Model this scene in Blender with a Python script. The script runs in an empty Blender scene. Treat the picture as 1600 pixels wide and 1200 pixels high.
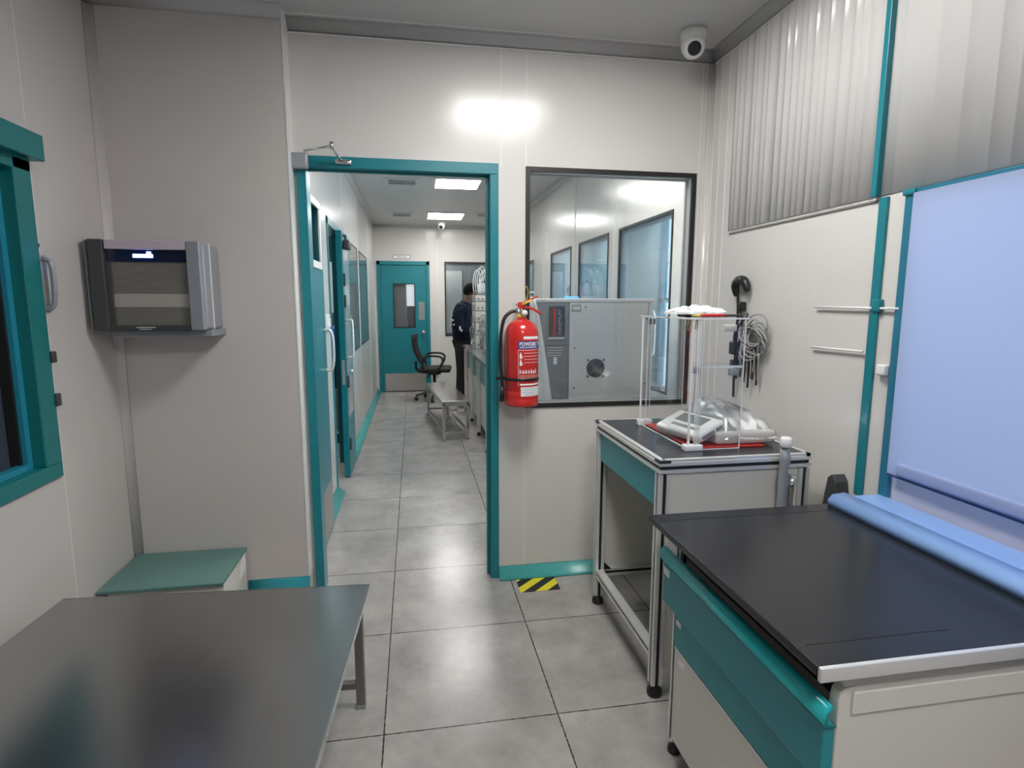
import bpy, math, random
from mathutils import Vector, Matrix
random.seed(7)
PI = math.pi
COL = bpy.context.scene.collection

# ------------------------------------------------------------------ materials
def mat(name, col, rough=.5, metal=0., spec=.5, emit=None, es=0., bump=None, var=None, coat=0., trans=0.):
    m = bpy.data.materials.new(name); m.use_nodes = True
    nt = m.node_tree; b = nt.nodes['Principled BSDF']
    b.inputs['Base Color'].default_value = (*col, 1)
    b.inputs['Roughness'].default_value = rough
    b.inputs['Metallic'].default_value = metal
    b.inputs['Specular IOR Level'].default_value = spec
    b.inputs['Coat Weight'].default_value = coat
    b.inputs['Coat Roughness'].default_value = .08
    b.inputs['Transmission Weight'].default_value = trans
    if emit:
        b.inputs['Emission Color'].default_value = (*emit, 1)
        b.inputs['Emission Strength'].default_value = es
    tc = nt.nodes.new('ShaderNodeTexCoord')
    if var:   # (scale xyz, amount)
        mp = nt.nodes.new('ShaderNodeMapping'); mp.inputs['Scale'].default_value = var[0]
        n = nt.nodes.new('ShaderNodeTexNoise'); n.inputs['Detail'].default_value = 4
        r = nt.nodes.new('ShaderNodeMapRange')
        r.inputs[3].default_value = 1-var[1]; r.inputs[4].default_value = 1+var[1]
        mx = nt.nodes.new('ShaderNodeVectorMath'); mx.operation = 'SCALE'
        mx.inputs[0].default_value = col
        nt.links.new(tc.outputs['Object'], mp.inputs[0]); nt.links.new(mp.outputs[0], n.inputs[0])
        nt.links.new(n.outputs[0], r.inputs[0]); nt.links.new(r.outputs[0], mx.inputs['Scale'])
        nt.links.new(mx.outputs[0], b.inputs['Base Color'])
    if bump:  # (scale xyz, strength)
        mp = nt.nodes.new('ShaderNodeMapping'); mp.inputs['Scale'].default_value = bump[0]
        n = nt.nodes.new('ShaderNodeTexNoise'); n.inputs['Detail'].default_value = 3
        bp = nt.nodes.new('ShaderNodeBump'); bp.inputs['Strength'].default_value = bump[1]
        bp.inputs['Distance'].default_value = .01
        nt.links.new(tc.outputs['Object'], mp.inputs[0]); nt.links.new(mp.outputs[0], n.inputs[0])
        nt.links.new(n.outputs[0], bp.inputs['Height']); nt.links.new(bp.outputs[0], b.inputs['Normal'])
    return m

def pane_mat(name, tint, gloss_rough=.01, gmin=.05, gmax=.9):
    m = bpy.data.materials.new(name); m.use_nodes = True
    nt = m.node_tree; nt.nodes.clear()
    o = nt.nodes.new('ShaderNodeOutputMaterial'); mx = nt.nodes.new('ShaderNodeMixShader')
    t = nt.nodes.new('ShaderNodeBsdfTransparent'); t.inputs[0].default_value = (*tint, 1)
    g = nt.nodes.new('ShaderNodeBsdfGlossy'); g.inputs['Roughness'].default_value = gloss_rough
    g.inputs[0].default_value = (.95, .97, 1, 1)
    lw = nt.nodes.new('ShaderNodeFresnel'); lw.inputs[0].default_value = 1.5
    r = nt.nodes.new('ShaderNodeMapRange'); r.inputs[3].default_value = gmin; r.inputs[4].default_value = gmax
    nt.links.new(lw.outputs[0], r.inputs[0]); nt.links.new(r.outputs[0], mx.inputs[0])
    nt.links.new(t.outputs[0], mx.inputs[1]); nt.links.new(g.outputs[0], mx.inputs[2])
    nt.links.new(mx.outputs[0], o.inputs[0])
    return m

def translucent_mat(name, dif, tr, fac=.5):
    m = bpy.data.materials.new(name); m.use_nodes = True
    nt = m.node_tree; nt.nodes.clear()
    o = nt.nodes.new('ShaderNodeOutputMaterial'); mx = nt.nodes.new('ShaderNodeMixShader')
    d = nt.nodes.new('ShaderNodeBsdfDiffuse'); d.inputs[0].default_value = (*dif, 1)
    t = nt.nodes.new('ShaderNodeBsdfTranslucent'); t.inputs[0].default_value = (*tr, 1)
    mx.inputs[0].default_value = fac
    nt.links.new(d.outputs[0], mx.inputs[1]); nt.links.new(t.outputs[0], mx.inputs[2]); nt.links.new(mx.outputs[0], o.inputs[0])
    return m

def floor_mat():
    m = bpy.data.materials.new('large_grey_tiles'); m.use_nodes = True
    nt = m.node_tree; b = nt.nodes['Principled BSDF']; N = nt.nodes.new; L = nt.links.new
    tc = N('ShaderNodeTexCoord'); sp = N('ShaderNodeSeparateXYZ'); L(tc.outputs['Object'], sp.inputs[0])
    def math_(op, a, c=None, d=None):
        n = N('ShaderNodeMath'); n.operation = op
        for i, v in enumerate((a, c, d)):
            if v is None: continue
            if isinstance(v, (int, float)): n.inputs[i].default_value = v
            else: L(v, n.inputs[i])
        return n.outputs[0]
    def cell(out, off):
        u = math_('DIVIDE', math_('SUBTRACT', out, off), .6)
        fl = math_('FLOOR', u); fr = math_('SUBTRACT', u, fl)
        dist = math_('MINIMUM', fr, math_('SUBTRACT', 1., fr))
        return fl, dist
    fx, dx = cell(sp.outputs[0], -.128); fy, dy = cell(sp.outputs[1], 1.779)
    dmin = math_('MINIMUM', dx, dy)
    # slightly ragged grout
    ns = N('ShaderNodeTexNoise'); ns.inputs['Scale'].default_value = 60; L(tc.outputs['Object'], ns.inputs[0])
    wdt = math_('MULTIPLY', ns.outputs[0], .0084)
    g = math_('LESS_THAN', dmin, wdt)
    # per tile offset for the cloudiness
    cb = N('ShaderNodeCombineXYZ'); L(math_('MULTIPLY', fx, 7.31), cb.inputs[0]); L(math_('MULTIPLY', fy, 3.77), cb.inputs[1])
    ad = N('ShaderNodeVectorMath'); ad.operation = 'ADD'; L(tc.outputs['Object'], ad.inputs[0]); L(cb.outputs[0], ad.inputs[1])
    mp = N('ShaderNodeMapping'); mp.inputs['Scale'].default_value = (3.4, 3.0, 1); L(ad.outputs[0], mp.inputs[0])
    n1 = N('ShaderNodeTexNoise'); n1.inputs['Scale'].default_value = 1.3; n1.inputs['Detail'].default_value = 10; n1.inputs['Roughness'].default_value = .70
    L(mp.outputs[0], n1.inputs[0])
    cr = N('ShaderNodeValToRGB'); cr.color_ramp.elements[0].position = .32; cr.color_ramp.elements[1].position = .68
    cr.color_ramp.elements[0].color = (.265, .252, .242, 1); cr.color_ramp.elements[1].color = (.425, .40, .382, 1)
    L(n1.outputs[0], cr.inputs[0])
    mx = N('ShaderNodeMix'); mx.data_type = 'RGBA'; L(g, mx.inputs[0]); L(cr.outputs[0], mx.inputs[6]); mx.inputs[7].default_value = (.05, .04, .033, 1)
    L(mx.outputs[2], b.inputs['Base Color'])
    rr = N('ShaderNodeMapRange'); rr.inputs[3].default_value = .17; rr.inputs[4].default_value = .30; L(n1.outputs[0], rr.inputs[0]); L(rr.outputs[0], b.inputs['Roughness'])
    return m

def stripe_mat(name, ca, cb_, scale, ang):
    m = bpy.data.materials.new(name); m.use_nodes = True
    nt = m.node_tree; b = nt.nodes['Principled BSDF']; N = nt.nodes.new; L = nt.links.new
    tc = N('ShaderNodeTexCoord'); mp = N('ShaderNodeMapping'); mp.inputs['Rotation'].default_value = (0, 0, ang)
    L(tc.outputs['Object'], mp.inputs[0]); sp = N('ShaderNodeSeparateXYZ'); L(mp.outputs[0], sp.inputs[0])
    a = N('ShaderNodeMath'); a.operation = 'MULTIPLY'; a.inputs[1].default_value = scale; L(sp.outputs[0], a.inputs[0])
    f = N('ShaderNodeMath'); f.operation = 'FRACT'; L(a.outputs[0], f.inputs[0])
    c = N('ShaderNodeMath'); c.operation = 'LESS_THAN'; c.inputs[1].default_value = .5; L(f.outputs[0], c.inputs[0])
    mx = N('ShaderNodeMix'); mx.data_type = 'RGBA'; L(c.outputs[0], mx.inputs[0])
    mx.inputs[6].default_value = (*ca, 1); mx.inputs[7].default_value = (*cb_, 1); L(mx.outputs[2], b.inputs['Base Color'])
    b.inputs['Roughness'].default_value = .45
    return m

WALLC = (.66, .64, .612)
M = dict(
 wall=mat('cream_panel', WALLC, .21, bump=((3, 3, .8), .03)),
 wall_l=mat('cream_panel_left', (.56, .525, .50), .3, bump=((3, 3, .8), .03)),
 wall_s=mat('ribbed_cladding', (.68, .665, .65), .2),
 ceil=mat('ceiling_panel', (.56, .555, .55), .38),
 seam=mat('panel_seam', (.82, .81, .79), .3),
 floor=floor_mat(),
 teal=mat('teal_paint', (.008, .195, .24), .3, var=((2, 2, 2), .06)),
 teal_g=mat('teal_green_paint', (.006, .17, .175), .35, var=((3, 3, 1), .08)),
 teal_b=mat('bright_teal_plastic', (.015, .50, .54), .2, var=((8, 8, 8), .08)),
 teal_sk=mat('teal_skirting', (.07, .38, .37), .3),
 teal_box=mat('dusty_teal_laminate', (.105, .22, .20), .45, var=((4, 4, 4), .05)),
 black=mat('black_plastic', (.012, .012, .013), .35),
 rubber=mat('black_gasket', (.012, .011, .011), .5),
 dark=mat('dark_interior', (.02, .02, .022), .6),
 alu=mat('aluminium_profile', (.80, .80, .79), .33, .5),
 alu_m=mat('matte_aluminium', (.52, .52, .52), .4, .6),
 steel=mat('brushed_stainless', (.42, .425, .43), .24, 1., var=((3, .8, 1), .07), bump=((3, 90, 1), .012)),
 steel_b=mat('bright_stainless', (.62, .59, .57), .22, 1., bump=((60, 3, 60), .03)),
 leg_steel=mat('dull_leg_steel', (.22, .21, .20), .4, .7),
 chrome=mat('chrome', (.8, .8, .8), .12, 1.),
 kick=mat('kick_plate_steel', (.5, .47, .45), .38, .9, var=((20, 1, 60), .08)),
 white=mat('white_plastic', (.78, .78, .77), .35),
 whitep=mat('white_paper', (.86, .86, .86), .8),
 cream=mat('cream_powder_coat', (.68, .655, .60), .4),
 creamd=mat('pale_grey_panel', (.66, .65, .60), .45),
 granite=mat('black_granite_top', (.016, .017, .020), .26, var=((5, 5, 5), .25), spec=.4),
 bench_top=mat('black_laminate', (.025, .027, .033), .25),
 red=mat('extinguisher_red', (.60, .022, .018), .22, coat=.5),
 red2=mat('red_plastic', (.55, .03, .03), .35),
 blue_l=mat('blue_label', (.012, .03, .24), .5),
 yellow=mat('yellow_plastic', (.75, .62, .08), .4),
 bluecap=mat('pale_blue_plastic', (.12, .45, .85), .4),
 navy=mat('navy_fabric', (.008, .011, .026), .9, spec=.2),
 trouser=mat('black_fabric', (.009, .009, .010), .9),
 skin=mat('brown_skin', (.20, .105, .065), .5),
 hair=mat('black_hair', (.006, .005, .005), .9, spec=.15),
 shoe=mat('reddish_brown_shoe', (.13, .045, .035), .5),
 mesh=mat('black_chair_mesh', (.012, .012, .012), .7),
 ledge=mat('light_blue_ledge', (.25, .42, .78), .35),
 frost=translucent_mat('frosted_pane', (.55, .53, .60), (.62, .58, .66), .6),
 blind=translucent_mat('blue_blind_fabric', (.56, .63, .80), (.50, .54, .67), .5),
 bar=translucent_mat('blind_bar_fabric', (.50, .60, .85), (.3, .38, .7), .4),
 glass=pane_mat('window_glass', (.95, .965, .965), .01, .0, .8),
 glass_b=pane_mat('pale_blue_glass', (.86, .94, .97), .01, .0, .9),
 glass_d=pane_mat('tinted_glass', (.45, .52, .52), .02, .06, .95),
 acryl=pane_mat('clear_acrylic', (.965, .97, .97), .02, .01, .16),
 acryl_e=mat('acrylic_edge', (.80, .82, .82), .15),
 film=pane_mat('clear_plastic_film', (.80, .81, .81), .3, .22, .8),
 pane_dark=mat('dark_slate_pane', (.05, .062, .085), .12, var=((1, 2, 1), .3)),
 grey_m=mat('grey_machine_panel', (.68, .69, .69), .4, .0, var=((2, 2, 2), .05)),
 grey_d=mat('dark_grey_machine_front', (.24, .25, .265), .4),
 grey_h=mat('silver_grey_housing', (.30, .32, .345), .35, .2),
 grey_dk=mat('charcoal_housing', (.05, .052, .055), .35),
 lilac=mat('lilac_grey_strip', (.50, .44, .50), .35),
 slats=mat('streaked_taupe_slats', (.16, .15, .13), .5, var=((3, 3, 70), .5)),
 pale_band=mat('pale_taupe_band', (.36, .34, .31), .5),
 navy_gl=mat('navy_display_glass', (.008, .012, .04), .1),
 glow=mat('blue_display_glow', (.2, .3, 1), .5, emit=(.22, .35, 1.), es=5.),
 lamp=mat('ceiling_panel_light', (1, 1, 1), .5, emit=(1., .985, .96), es=17.),
 hazard=stripe_mat('hazard_stripes', (.80, .70, .02), (.012, .012, .012), 11.5, math.radians(47)),
 outer=mat('pale_blue_white_wall', (.70, .82, .86), .5),
 inst=mat('instrument_off_white', (.55, .53, .50), .45),
 inst_g=mat('instrument_grey', (.22, .22, .22), .45),
 skirt_blue=mat('bluish_teal_skirting', (.03, .30, .36), .3),
 cable=mat('grey_cable', (.34, .34, .34), .5),
 coatw=mat('white_lab_coat', (.82, .83, .85), .9),
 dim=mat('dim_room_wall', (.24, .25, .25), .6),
 wood=mat('darker_sill', (.2, .2, .2), .5),
 grey_patch=mat('grey_sticker', (.25, .27, .27), .5),
)

# ------------------------------------------------------------------ mesh builder
def world_loc(o):
    v = Vector((0, 0, 0))
    while o is not None:
        v += o.location; o = o.parent
    return v

class MB:
    def __init__(s): s.v = []; s.f = []; s.sm = []
    def add(s, vs, fs, smooth=False):
        b = len(s.v); s.v += [tuple(v) for v in vs]; s.f += [tuple(i+b for i in f) for f in fs]; s.sm += [smooth]*len(fs); return s
    def box(s, x0, x1, y0, y1, z0, z1, rot=None, piv=None):
        vs = [Vector((x, y, z)) for x in (x0, x1) for y in (y0, y1) for z in (z0, z1)]
        if rot is not None:
            p = Vector(piv) if piv else Vector(((x0+x1)/2, (y0+y1)/2, (z0+z1)/2))
            vs = [rot @ (v-p)+p for v in vs]
        return s.add(vs, [(0, 1, 3, 2), (4, 6, 7, 5), (0, 4, 5, 1), (2, 3, 7, 6), (0, 2, 6, 4), (1, 5, 7, 3)])
    def rbox(s, x0, x1, y0, y1, z0, z1, r=.01, n=3):
        """box with rounded vertical edges and softened top/bottom"""
        def ring(ins, z):
            pts = []
            for cx, cy, a0 in ((x1-r, y1-r, 0), (x0+r, y1-r, 90), (x0+r, y0+r, 180), (x1-r, y0+r, 270)):
                for k in range(n+1):
                    a = math.radians(a0+90*k/n); pts.append((cx+(r-ins)*math.cos(a), cy+(r-ins)*math.sin(a), z))
            return pts
        rings = []
        for k in range(n+1):
            a = PI/2*k/n; rings.append(ring(r*(1-math.sin(a))*.9, z0+r*(1-math.cos(a))*1.))
        for k in range(n, -1, -1):
            a = PI/2*k/n; rings.append(ring(r*(1-math.sin(a))*.9, z1-r*(1-math.cos(a))))
        return s.rings(rings)
    def rings(s, rings, closed=True, cap=True, smooth=True):
        n = len(rings[0]); vs = [p for r in rings for p in r]; fs = []
        for i in range(len(rings)-1):
            for j in range(n if closed else n-1):
                k = (j+1) % n
                fs.append((i*n+j, i*n+k, (i+1)*n+k, (i+1)*n+j))
        if cap and closed:
            fs.append(tuple(range(n-1, -1, -1))); fs.append(tuple((len(rings)-1)*n+j for j in range(n)))
        return s.add(vs, fs, smooth)
    def cyl(s, a, b, r, r2=None, n=20, cap=True):
        a = Vector(a); b = Vector(b); d = (b-a).normalized(); r2 = r if r2 is None else r2
        u = d.orthogonal().normalized(); w = d.cross(u)
        R = [[c+(u*math.cos(2*PI*k/n)+w*math.sin(2*PI*k/n))*q for k in range(n)] for c, q in ((a, r), (b, r2))]
        return s.rings(R, True, cap)
    def lathe(s, c, prof, n=32):
        c = Vector(c)
        return s.rings([[c+Vector((r*math.cos(2*PI*k/n), r*math.sin(2*PI*k/n), z)) for k in range(n)] for r, z in prof])
    def tube(s, pts, r, n=8, sub=4):
        P = [Vector(p) for p in pts]
        if sub > 1 and len(P) > 2:
            Q = []
            for i in range(len(P)-1):
                p0 = P[max(i-1, 0)]; p1 = P[i]; p2 = P[i+1]; p3 = P[min(i+2, len(P)-1)]
                for k in range(sub):
                    t = k/sub
                    Q.append(.5*((2*p1)+(p2-p0)*t+(2*p0-5*p1+4*p2-p3)*t*t+(3*p1-p0-3*p2+p3)*t**3))
            Q.append(P[-1]); P = Q
        rings = []; u = None
        for i, p in enumerate(P):
            d = (P[min(i+1, len(P)-1)]-P[max(i-1, 0)])
            if d.length < 1e-7: d = Vector((0, 0, 1))
            d.normalize()
            u = d.orthogonal().normalized() if u is None else (u-d*u.dot(d))
            if u.length < 1e-6: u = d.orthogonal()
            u.normalize(); w = d.cross(u); q = r(i/(len(P)-1)) if callable(r) else r
            rings.append([p+(u*math.cos(2*PI*k/n)+w*math.sin(2*PI*k/n))*q for k in range(n)])
        return s.rings(rings)
    def prism(s, poly, ax, a, b, smooth=False):
        """poly of 2D points extruded along axis ax ('X','Y','Z') from a to b"""
        def P(p, t):
            return {'X': (t, p[0], p[1]), 'Y': (p[0], t, p[1]), 'Z': (p[0], p[1], t)}[ax]
        n = len(poly); vs = [P(p, a) for p in poly]+[P(p, b) for p in poly]
        fs = [(i, (i+1) % n, n+(i+1) % n, n+i) for i in range(n)]+[tuple(range(n-1, -1, -1)), tuple(range(n, 2*n))]
        return s.add(vs, fs, smooth)
    def xform(s, mtx): s.v = [tuple(mtx @ Vector(v)) for v in s.v]; return s
    def build(s, name, m, parent=None, bevel=0, seg=2, origin=None):
        if parent is not None: o0 = world_loc(parent)
        elif origin is not None: o0 = Vector(origin)
        else:
            xs, ys, zs = zip(*s.v); o0 = Vector(((min(xs)+max(xs))/2, (min(ys)+max(ys))/2, min(zs)))
        me = bpy.data.meshes.new(name)
        me.from_pydata([tuple(Vector(v)-o0) for v in s.v], [], s.f)
        me.polygons.foreach_set('use_smooth', s.sm)
        import bmesh
        bm = bmesh.new(); bm.from_mesh(me); bmesh.ops.recalc_face_normals(bm, faces=bm.faces); bm.to_mesh(me); bm.free()
        me.materials.append(M[m] if isinstance(m, str) else m)
        me.update()
        o = bpy.data.objects.new(name, me); COL.objects.link(o)
        if parent is not None: o.parent = parent
        else: o.location = o0
        if bevel:
            b = o.modifiers.new('bevel', 'BEVEL'); b.width = bevel; b.segments = seg; b.limit_method = 'ANGLE'; b.angle_limit = .7
            b.harden_normals = False
        return o

def thing(name, loc, label, cat, group=None):
    o = bpy.data.objects.new(name, None); COL.objects.link(o); o.location = loc; o.empty_display_size = .05
    o['label'] = label; o['category'] = cat
    if group: o['group'] = group
    return o
def tag(o, label, cat, group=None, kind=None):
    o['label'] = label; o['category'] = cat
    if group: o['group'] = group
    if kind: o['kind'] = kind
    return o
def struct(o, label=None):
    o['kind'] = 'structure'
    if label: o['label'] = label
    return o
def B(x0, x1, y0, y1, z0, z1): return MB().box(x0, x1, y0, y1, z0, z1)
def part(name, mb, m, parent, bevel=0, label=None):
    o = mb.build(name, m, parent, bevel)
    if label: o['label'] = label
    return o
def text_mesh(txt, size, weight=0.):
    c = bpy.data.curves.new('t', 'FONT'); c.body = txt; c.size = size; c.align_x = 'LEFT'; c.offset = weight; c.resolution_u = 3
    o = bpy.data.objects.new('t', c); COL.objects.link(o)
    dg = bpy.context.evaluated_depsgraph_get(); dg.update()
    me = bpy.data.meshes.new_from_object(o.evaluated_get(dg))
    vs = [tuple(v.co) for v in me.vertices]; fs = [tuple(p.vertices) for p in me.polygons]
    bpy.data.objects.remove(o); bpy.data.curves.remove(c); bpy.data.meshes.remove(me)
    return vs, fs

# ------------------------------------------------------------------ dimensions
XL, XR, YP, YF, ZC = -.601, 1.509, 2.831, 9.438, 2.665
XS = -1.27          # side wall with the teal window
YD = 2.73           # dispenser wall

# ------------------------------------------------------------------ room shell
struct(MB().box(-2.6, 3.1, -2.3, 9.6, -.06, 0).build('floor', 'floor', origin=(0, 0, 0)), 'large grey cloudy floor tiles')
struct(MB().box(-2.6, 3.1, -2.3, 9.6, ZC, ZC+.08).build('ceiling', 'ceil', origin=(0, 0, ZC)), 'grey panel ceiling')

def wall_x(name, x0, x1, ya, yb, holes, m, label=None):
    """wall normal to X with rectangular holes (y0,y1,z0,z1)"""
    mb = MB(); ys = ya
    for (h0, h1, z0, z1) in sorted(holes):
        if h0 > ys: mb.box(x0, x1, ys, h0, 0, ZC)
        if z0 > 0: mb.box(x0, x1, h0, h1, 0, z0)
        mb.box(x0, x1, h0, h1, z1, ZC); ys = h1
    mb.box(x0, x1, ys, yb, 0, ZC)
    return struct(mb.build(name, m), label)
def wall_y(name, y0, y1, xa, xb, holes, m, label=None):
    mb = MB(); xs = xa
    for (h0, h1, z0, z1) in sorted(holes):
        if h0 > xs: mb.box(xs, h0, y0, y1, 0, ZC)
        if z0 > 0: mb.box(h0, h1, y0, y1, 0, z0)
        mb.box(h0, h1, y0, y1, z1, ZC); xs = h1
    mb.box(xs, xb, y0, y1, 0, ZC)
    return struct(mb.build(name, m), label)

DX0, DX1, DZ = -.508, .416, 2.09           # partition door outer
WX0, WX1, WZ0, WZ1 = .554, 1.438, .905, 2.09
wall_y('wall_partition', YP, YP+.08, -.52, XR, [(DX0, DX1, 0, DZ-.002), (WX0, WX1, WZ0, WZ1)], 'wall', 'cream panel partition wall with doorway and window')
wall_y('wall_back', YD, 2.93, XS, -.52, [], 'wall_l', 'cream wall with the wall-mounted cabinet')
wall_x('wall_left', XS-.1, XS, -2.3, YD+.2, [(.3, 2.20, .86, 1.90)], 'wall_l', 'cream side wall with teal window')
RW = [(3.22, 4.12, .885, 1.98), (4.35, 5.165, .885, 1.98), (5.425, 6.257, .885, 1.98), (7.18, 8.05, .885, 1.98)]
BL0, BL1, BZ0, BZ1 = -.3, 1.555, .75, 1.775
wall_x('wall_right', XR, XR+.08, -2.3, YF, [(BL0, BL1, BZ0, BZ1)]+RW, 'wall', 'cream right wall with windows')
LW = [(2.98, 3.92, .90, 2.03), (4.36, 5.25, 0, 2.05), (5.60, 6.62, .95, 2.03), (6.86, 7.93, .95, 2.03)]
wall_x('wall_corridor', XL-.08, XL, 2.93, YF, LW, 'wall', 'glossy cream corridor wall')
FW = [(-.56, .27, 0, 2.10), (.51, 1.40, .90, 2.10)]
wall_y('wall_far', YF, YF+.08, XL-.08, XR, FW, 'wall', 'cream far wall')
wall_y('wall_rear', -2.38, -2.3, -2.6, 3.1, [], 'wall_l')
# rooms beyond
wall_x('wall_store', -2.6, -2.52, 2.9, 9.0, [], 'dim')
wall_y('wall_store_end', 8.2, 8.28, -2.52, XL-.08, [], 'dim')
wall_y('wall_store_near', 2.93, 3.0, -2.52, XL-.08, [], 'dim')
wall_x('wall_outer', 3.0, 3.08, 6.75, 9.5, [], 'outer', 'pale wall beyond the lab windows')
wall_y('wall_outer_end', 9.5, 9.6, -2.6, 3.1, [], 'outer')
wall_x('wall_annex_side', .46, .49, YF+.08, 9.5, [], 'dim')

# seams, coving
mb = MB()
for x in (.429, .552):
    mb.box(x-.0018, x+.0018, YP-.0025, YP+.002, .0 if x > .5 else DZ, 2.62) if x < .5 else (mb.box(x-.0018, x+.0018, YP-.0025, YP+.002, WZ1, 2.62), mb.box(x-.0018, x+.0018, YP-.0025, YP+.002, .05, WZ0))
for x in (1.453, 1.478, 1.49): mb.box(x-.0016, x+.0016, YP-.0025, YP+.002, .05, 2.62)
for y in (2.74, 2.80, 2.67): mb.box(XR-.0025, XR+.002, y-.0016, y+.0016, .05, 2.62)
struct(mb.build('trim_1', 'seam'), 'fine panel joint lines of the partition')
mb = MB()
for y in (5.35, 6.74, 8.2, 3.1): mb.box(XL-.002, XL+.0025, y-.0018, y+.0018, .06, ZC)
for y in (3.1, 4.235, 5.3, 6.6): mb.box(XR-.0025, XR+.002, y-.0018, y+.0018, .06, ZC)
for y in (4.2, 5.32, 6.4): mb.box(XR-.0025, XR+.002, y-.0018, y+.0018, 1.98, ZC)
mb.box(.40, .404, YF-.0025, YF+.002, 0, ZC)
for y in (-.2, 1.02, 2.262): mb.box(XS-.002, XS+.002, y-.0012, y+.0012, .02, .83 if y < 2.25 else 2.6)
struct(mb.build('trim_2', 'seam'), 'fine panel joint lines of the corridor walls')
def cove(poly, ax, a, b, name, m='ceil'):
    return struct(MB().prism(poly, ax, a, b, True).build(name, m))
def arc(cx, cy, r, a0, a1, n=5): return [(cx+r*math.cos(math.radians(a0+(a1-a0)*k/n)), cy+r*math.sin(math.radians(a0+(a1-a0)*k/n))) for k in range(n+1)]
r = .045
cove([(YP, ZC)]+arc(YP-r, ZC-r, r, 0, 90), 'X', -.52, XR, 'trim_3')
cove([(YD, ZC)]+arc(YD-r, ZC-r, r, 0, 90), 'X', XS, -.52, 'trim_4')
cove([(XR, ZC)]+arc(XR-r, ZC-r, r, 0, 90), 'Y', -2.3, YP, 'trim_5')
cove([(XS, ZC)]+arc(XS+r, ZC-r, r, 180, 90), 'Y', -2.3, YD, 'trim_6')
cove([(XL, ZC)]+arc(XL+r, ZC-r, r, 180, 90), 'Y', 2.93, YF, 'trim_7')
cove([(XR, ZC)]+arc(XR-r, ZC-r, r, 0, 90), 'Y', 2.92, YF, 'trim_8')
cove([(YF, ZC)]+arc(YF-r, ZC-r, r, 0, 90), 'X', XL, XR, 'trim_9')
# thin white lines at the coving's lower edge
mb = MB(); mb.box(-.52, XR-.03, YP-.004, YP+.001, 2.613, 2.619); mb.box(XR-.004, XR+.001, -2.3, YP-.02, 2.613, 2.619)
mb.box(-.52, XR-.03, YP-.075, YP-.069, ZC-.003, ZC+.001); mb.box(-.525, -.519, YD-.003, YP, .13, ZC)
mb.box(XS, -.52, YD-.075, YD-.069, ZC-.003, ZC+.001)
struct(mb.build('trim_10', 'seam'))
# vertical corner pieces
cove([(XR, YP)]+arc(XR-.03, YP-.03, .03, 0, 90), 'Z', 0.02, 2.62, 'trim_11', 'wall')
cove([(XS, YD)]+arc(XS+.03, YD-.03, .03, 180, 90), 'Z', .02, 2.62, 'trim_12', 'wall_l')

# skirting
def skirt(name, ax, fixed, sgn, a, b, h=.055, d=.06, m='teal_sk'):
    poly = [(fixed, 0), (fixed, h), (fixed+sgn*d*.22, h*.93), (fixed+sgn*d*.55, h*.55), (fixed+sgn*d*.85, h*.3), (fixed+sgn*d, h*.12), (fixed+sgn*d, 0)]
    return struct(MB().prism(poly, ax, a, b, True).build(name, m), 'teal coved skirting')
skirt('baseboard_partition', 'X', YP, -1, .416, XR-.001)
skirt('baseboard_back', 'X', YD, -1, -.80, -.52, .13, .02, 'skirt_blue')
skirt('baseboard_corridor', 'Y', XL, 1, 2.94, 4.36)
skirt('baseboard_corridor_far', 'Y', XL, 1, 5.25, YF)
skirt('baseboard_far', 'X', YF, -1, .27, XR)
skirt('baseboard_right', 'Y', XR, -1, 1.75, YP)
skirt('baseboard_right_far', 'Y', XR, -1, 2.92, YF)
skirt('baseboard_left', 'Y', XS, 1, -2.3, 2.3)

# ------------------------------------------------------------------ door_1: partition doorway with open leaf
y0, y1 = YP-.022, YP+.10
mb = MB()
y1 = YP+.082
mb.box(DX0, DX1, y0, YP+.06, 2.045, DZ+.006)
mb.box(DX1-.042, DX1, y0, y1, 0, 2.045); mb.box(DX0, DX0+.042, y0, y1, 0, 2.045)
door1 = struct(mb.build('door_1', 'teal', None, .003), 'teal framed doorway in the partition with open leaf')
part('door_stop', MB().box(DX0+.042, DX1-.042, YP+.02, YP+.045, 2.038, 2.045).box(DX1-.056, DX1-.042, YP+.03, YP+.06, 0, 2.038), 'teal_g', door1)
lx0, lx1, ly0, ly1 = -.578, -.538, 2.96, 3.70
mb = MB()
pz0, pz1, py0, py1 = 1.66, 1.985, 3.06, 3.58
mb.box(lx0, lx1, ly0, ly1, .01, pz0); mb.box(lx0, lx1, ly0, ly1, pz1, 2.02)
mb.box(lx0, lx1, ly0, py0, pz0, pz1); mb.box(lx0, lx1, py1, ly1, pz0, pz1)
leaf = part('door_leaf', mb, 'teal', door1, .002)
mb = MB()
for a in ((py0-.03, py1+.03, pz0-.03, pz0+.01), (py0-.03, py1+.03, pz1-.01, pz1+.03), (py0-.03, py0+.01, pz0, pz1), (py1-.01, py1+.03, pz0, pz1)):
    mb.box(lx1-.001, lx1+.010, *a)
part('vision_frame', mb, 'white', leaf, .002, 'white frame round the vision pane')
part('vision_pane', B(lx0+.015, lx0+.021, py0, py1, pz0, pz1), 'glass_d', leaf)
part('handle', MB().tube([(lx1, 3.62, 1.27), (lx1+.035, 3.62, 1.27), (lx1+.05, 3.62, 1.22), (lx1+.05, 3.62, 1.08), (lx1+.035, 3.62, 1.03), (lx1, 3.62, 1.03)], .009, 8, 4), 'alu', leaf)
part('kick_plate', B(lx1, lx1+.002, ly0+.02, ly1-.01, .03, .32), 'kick', leaf)
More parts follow.
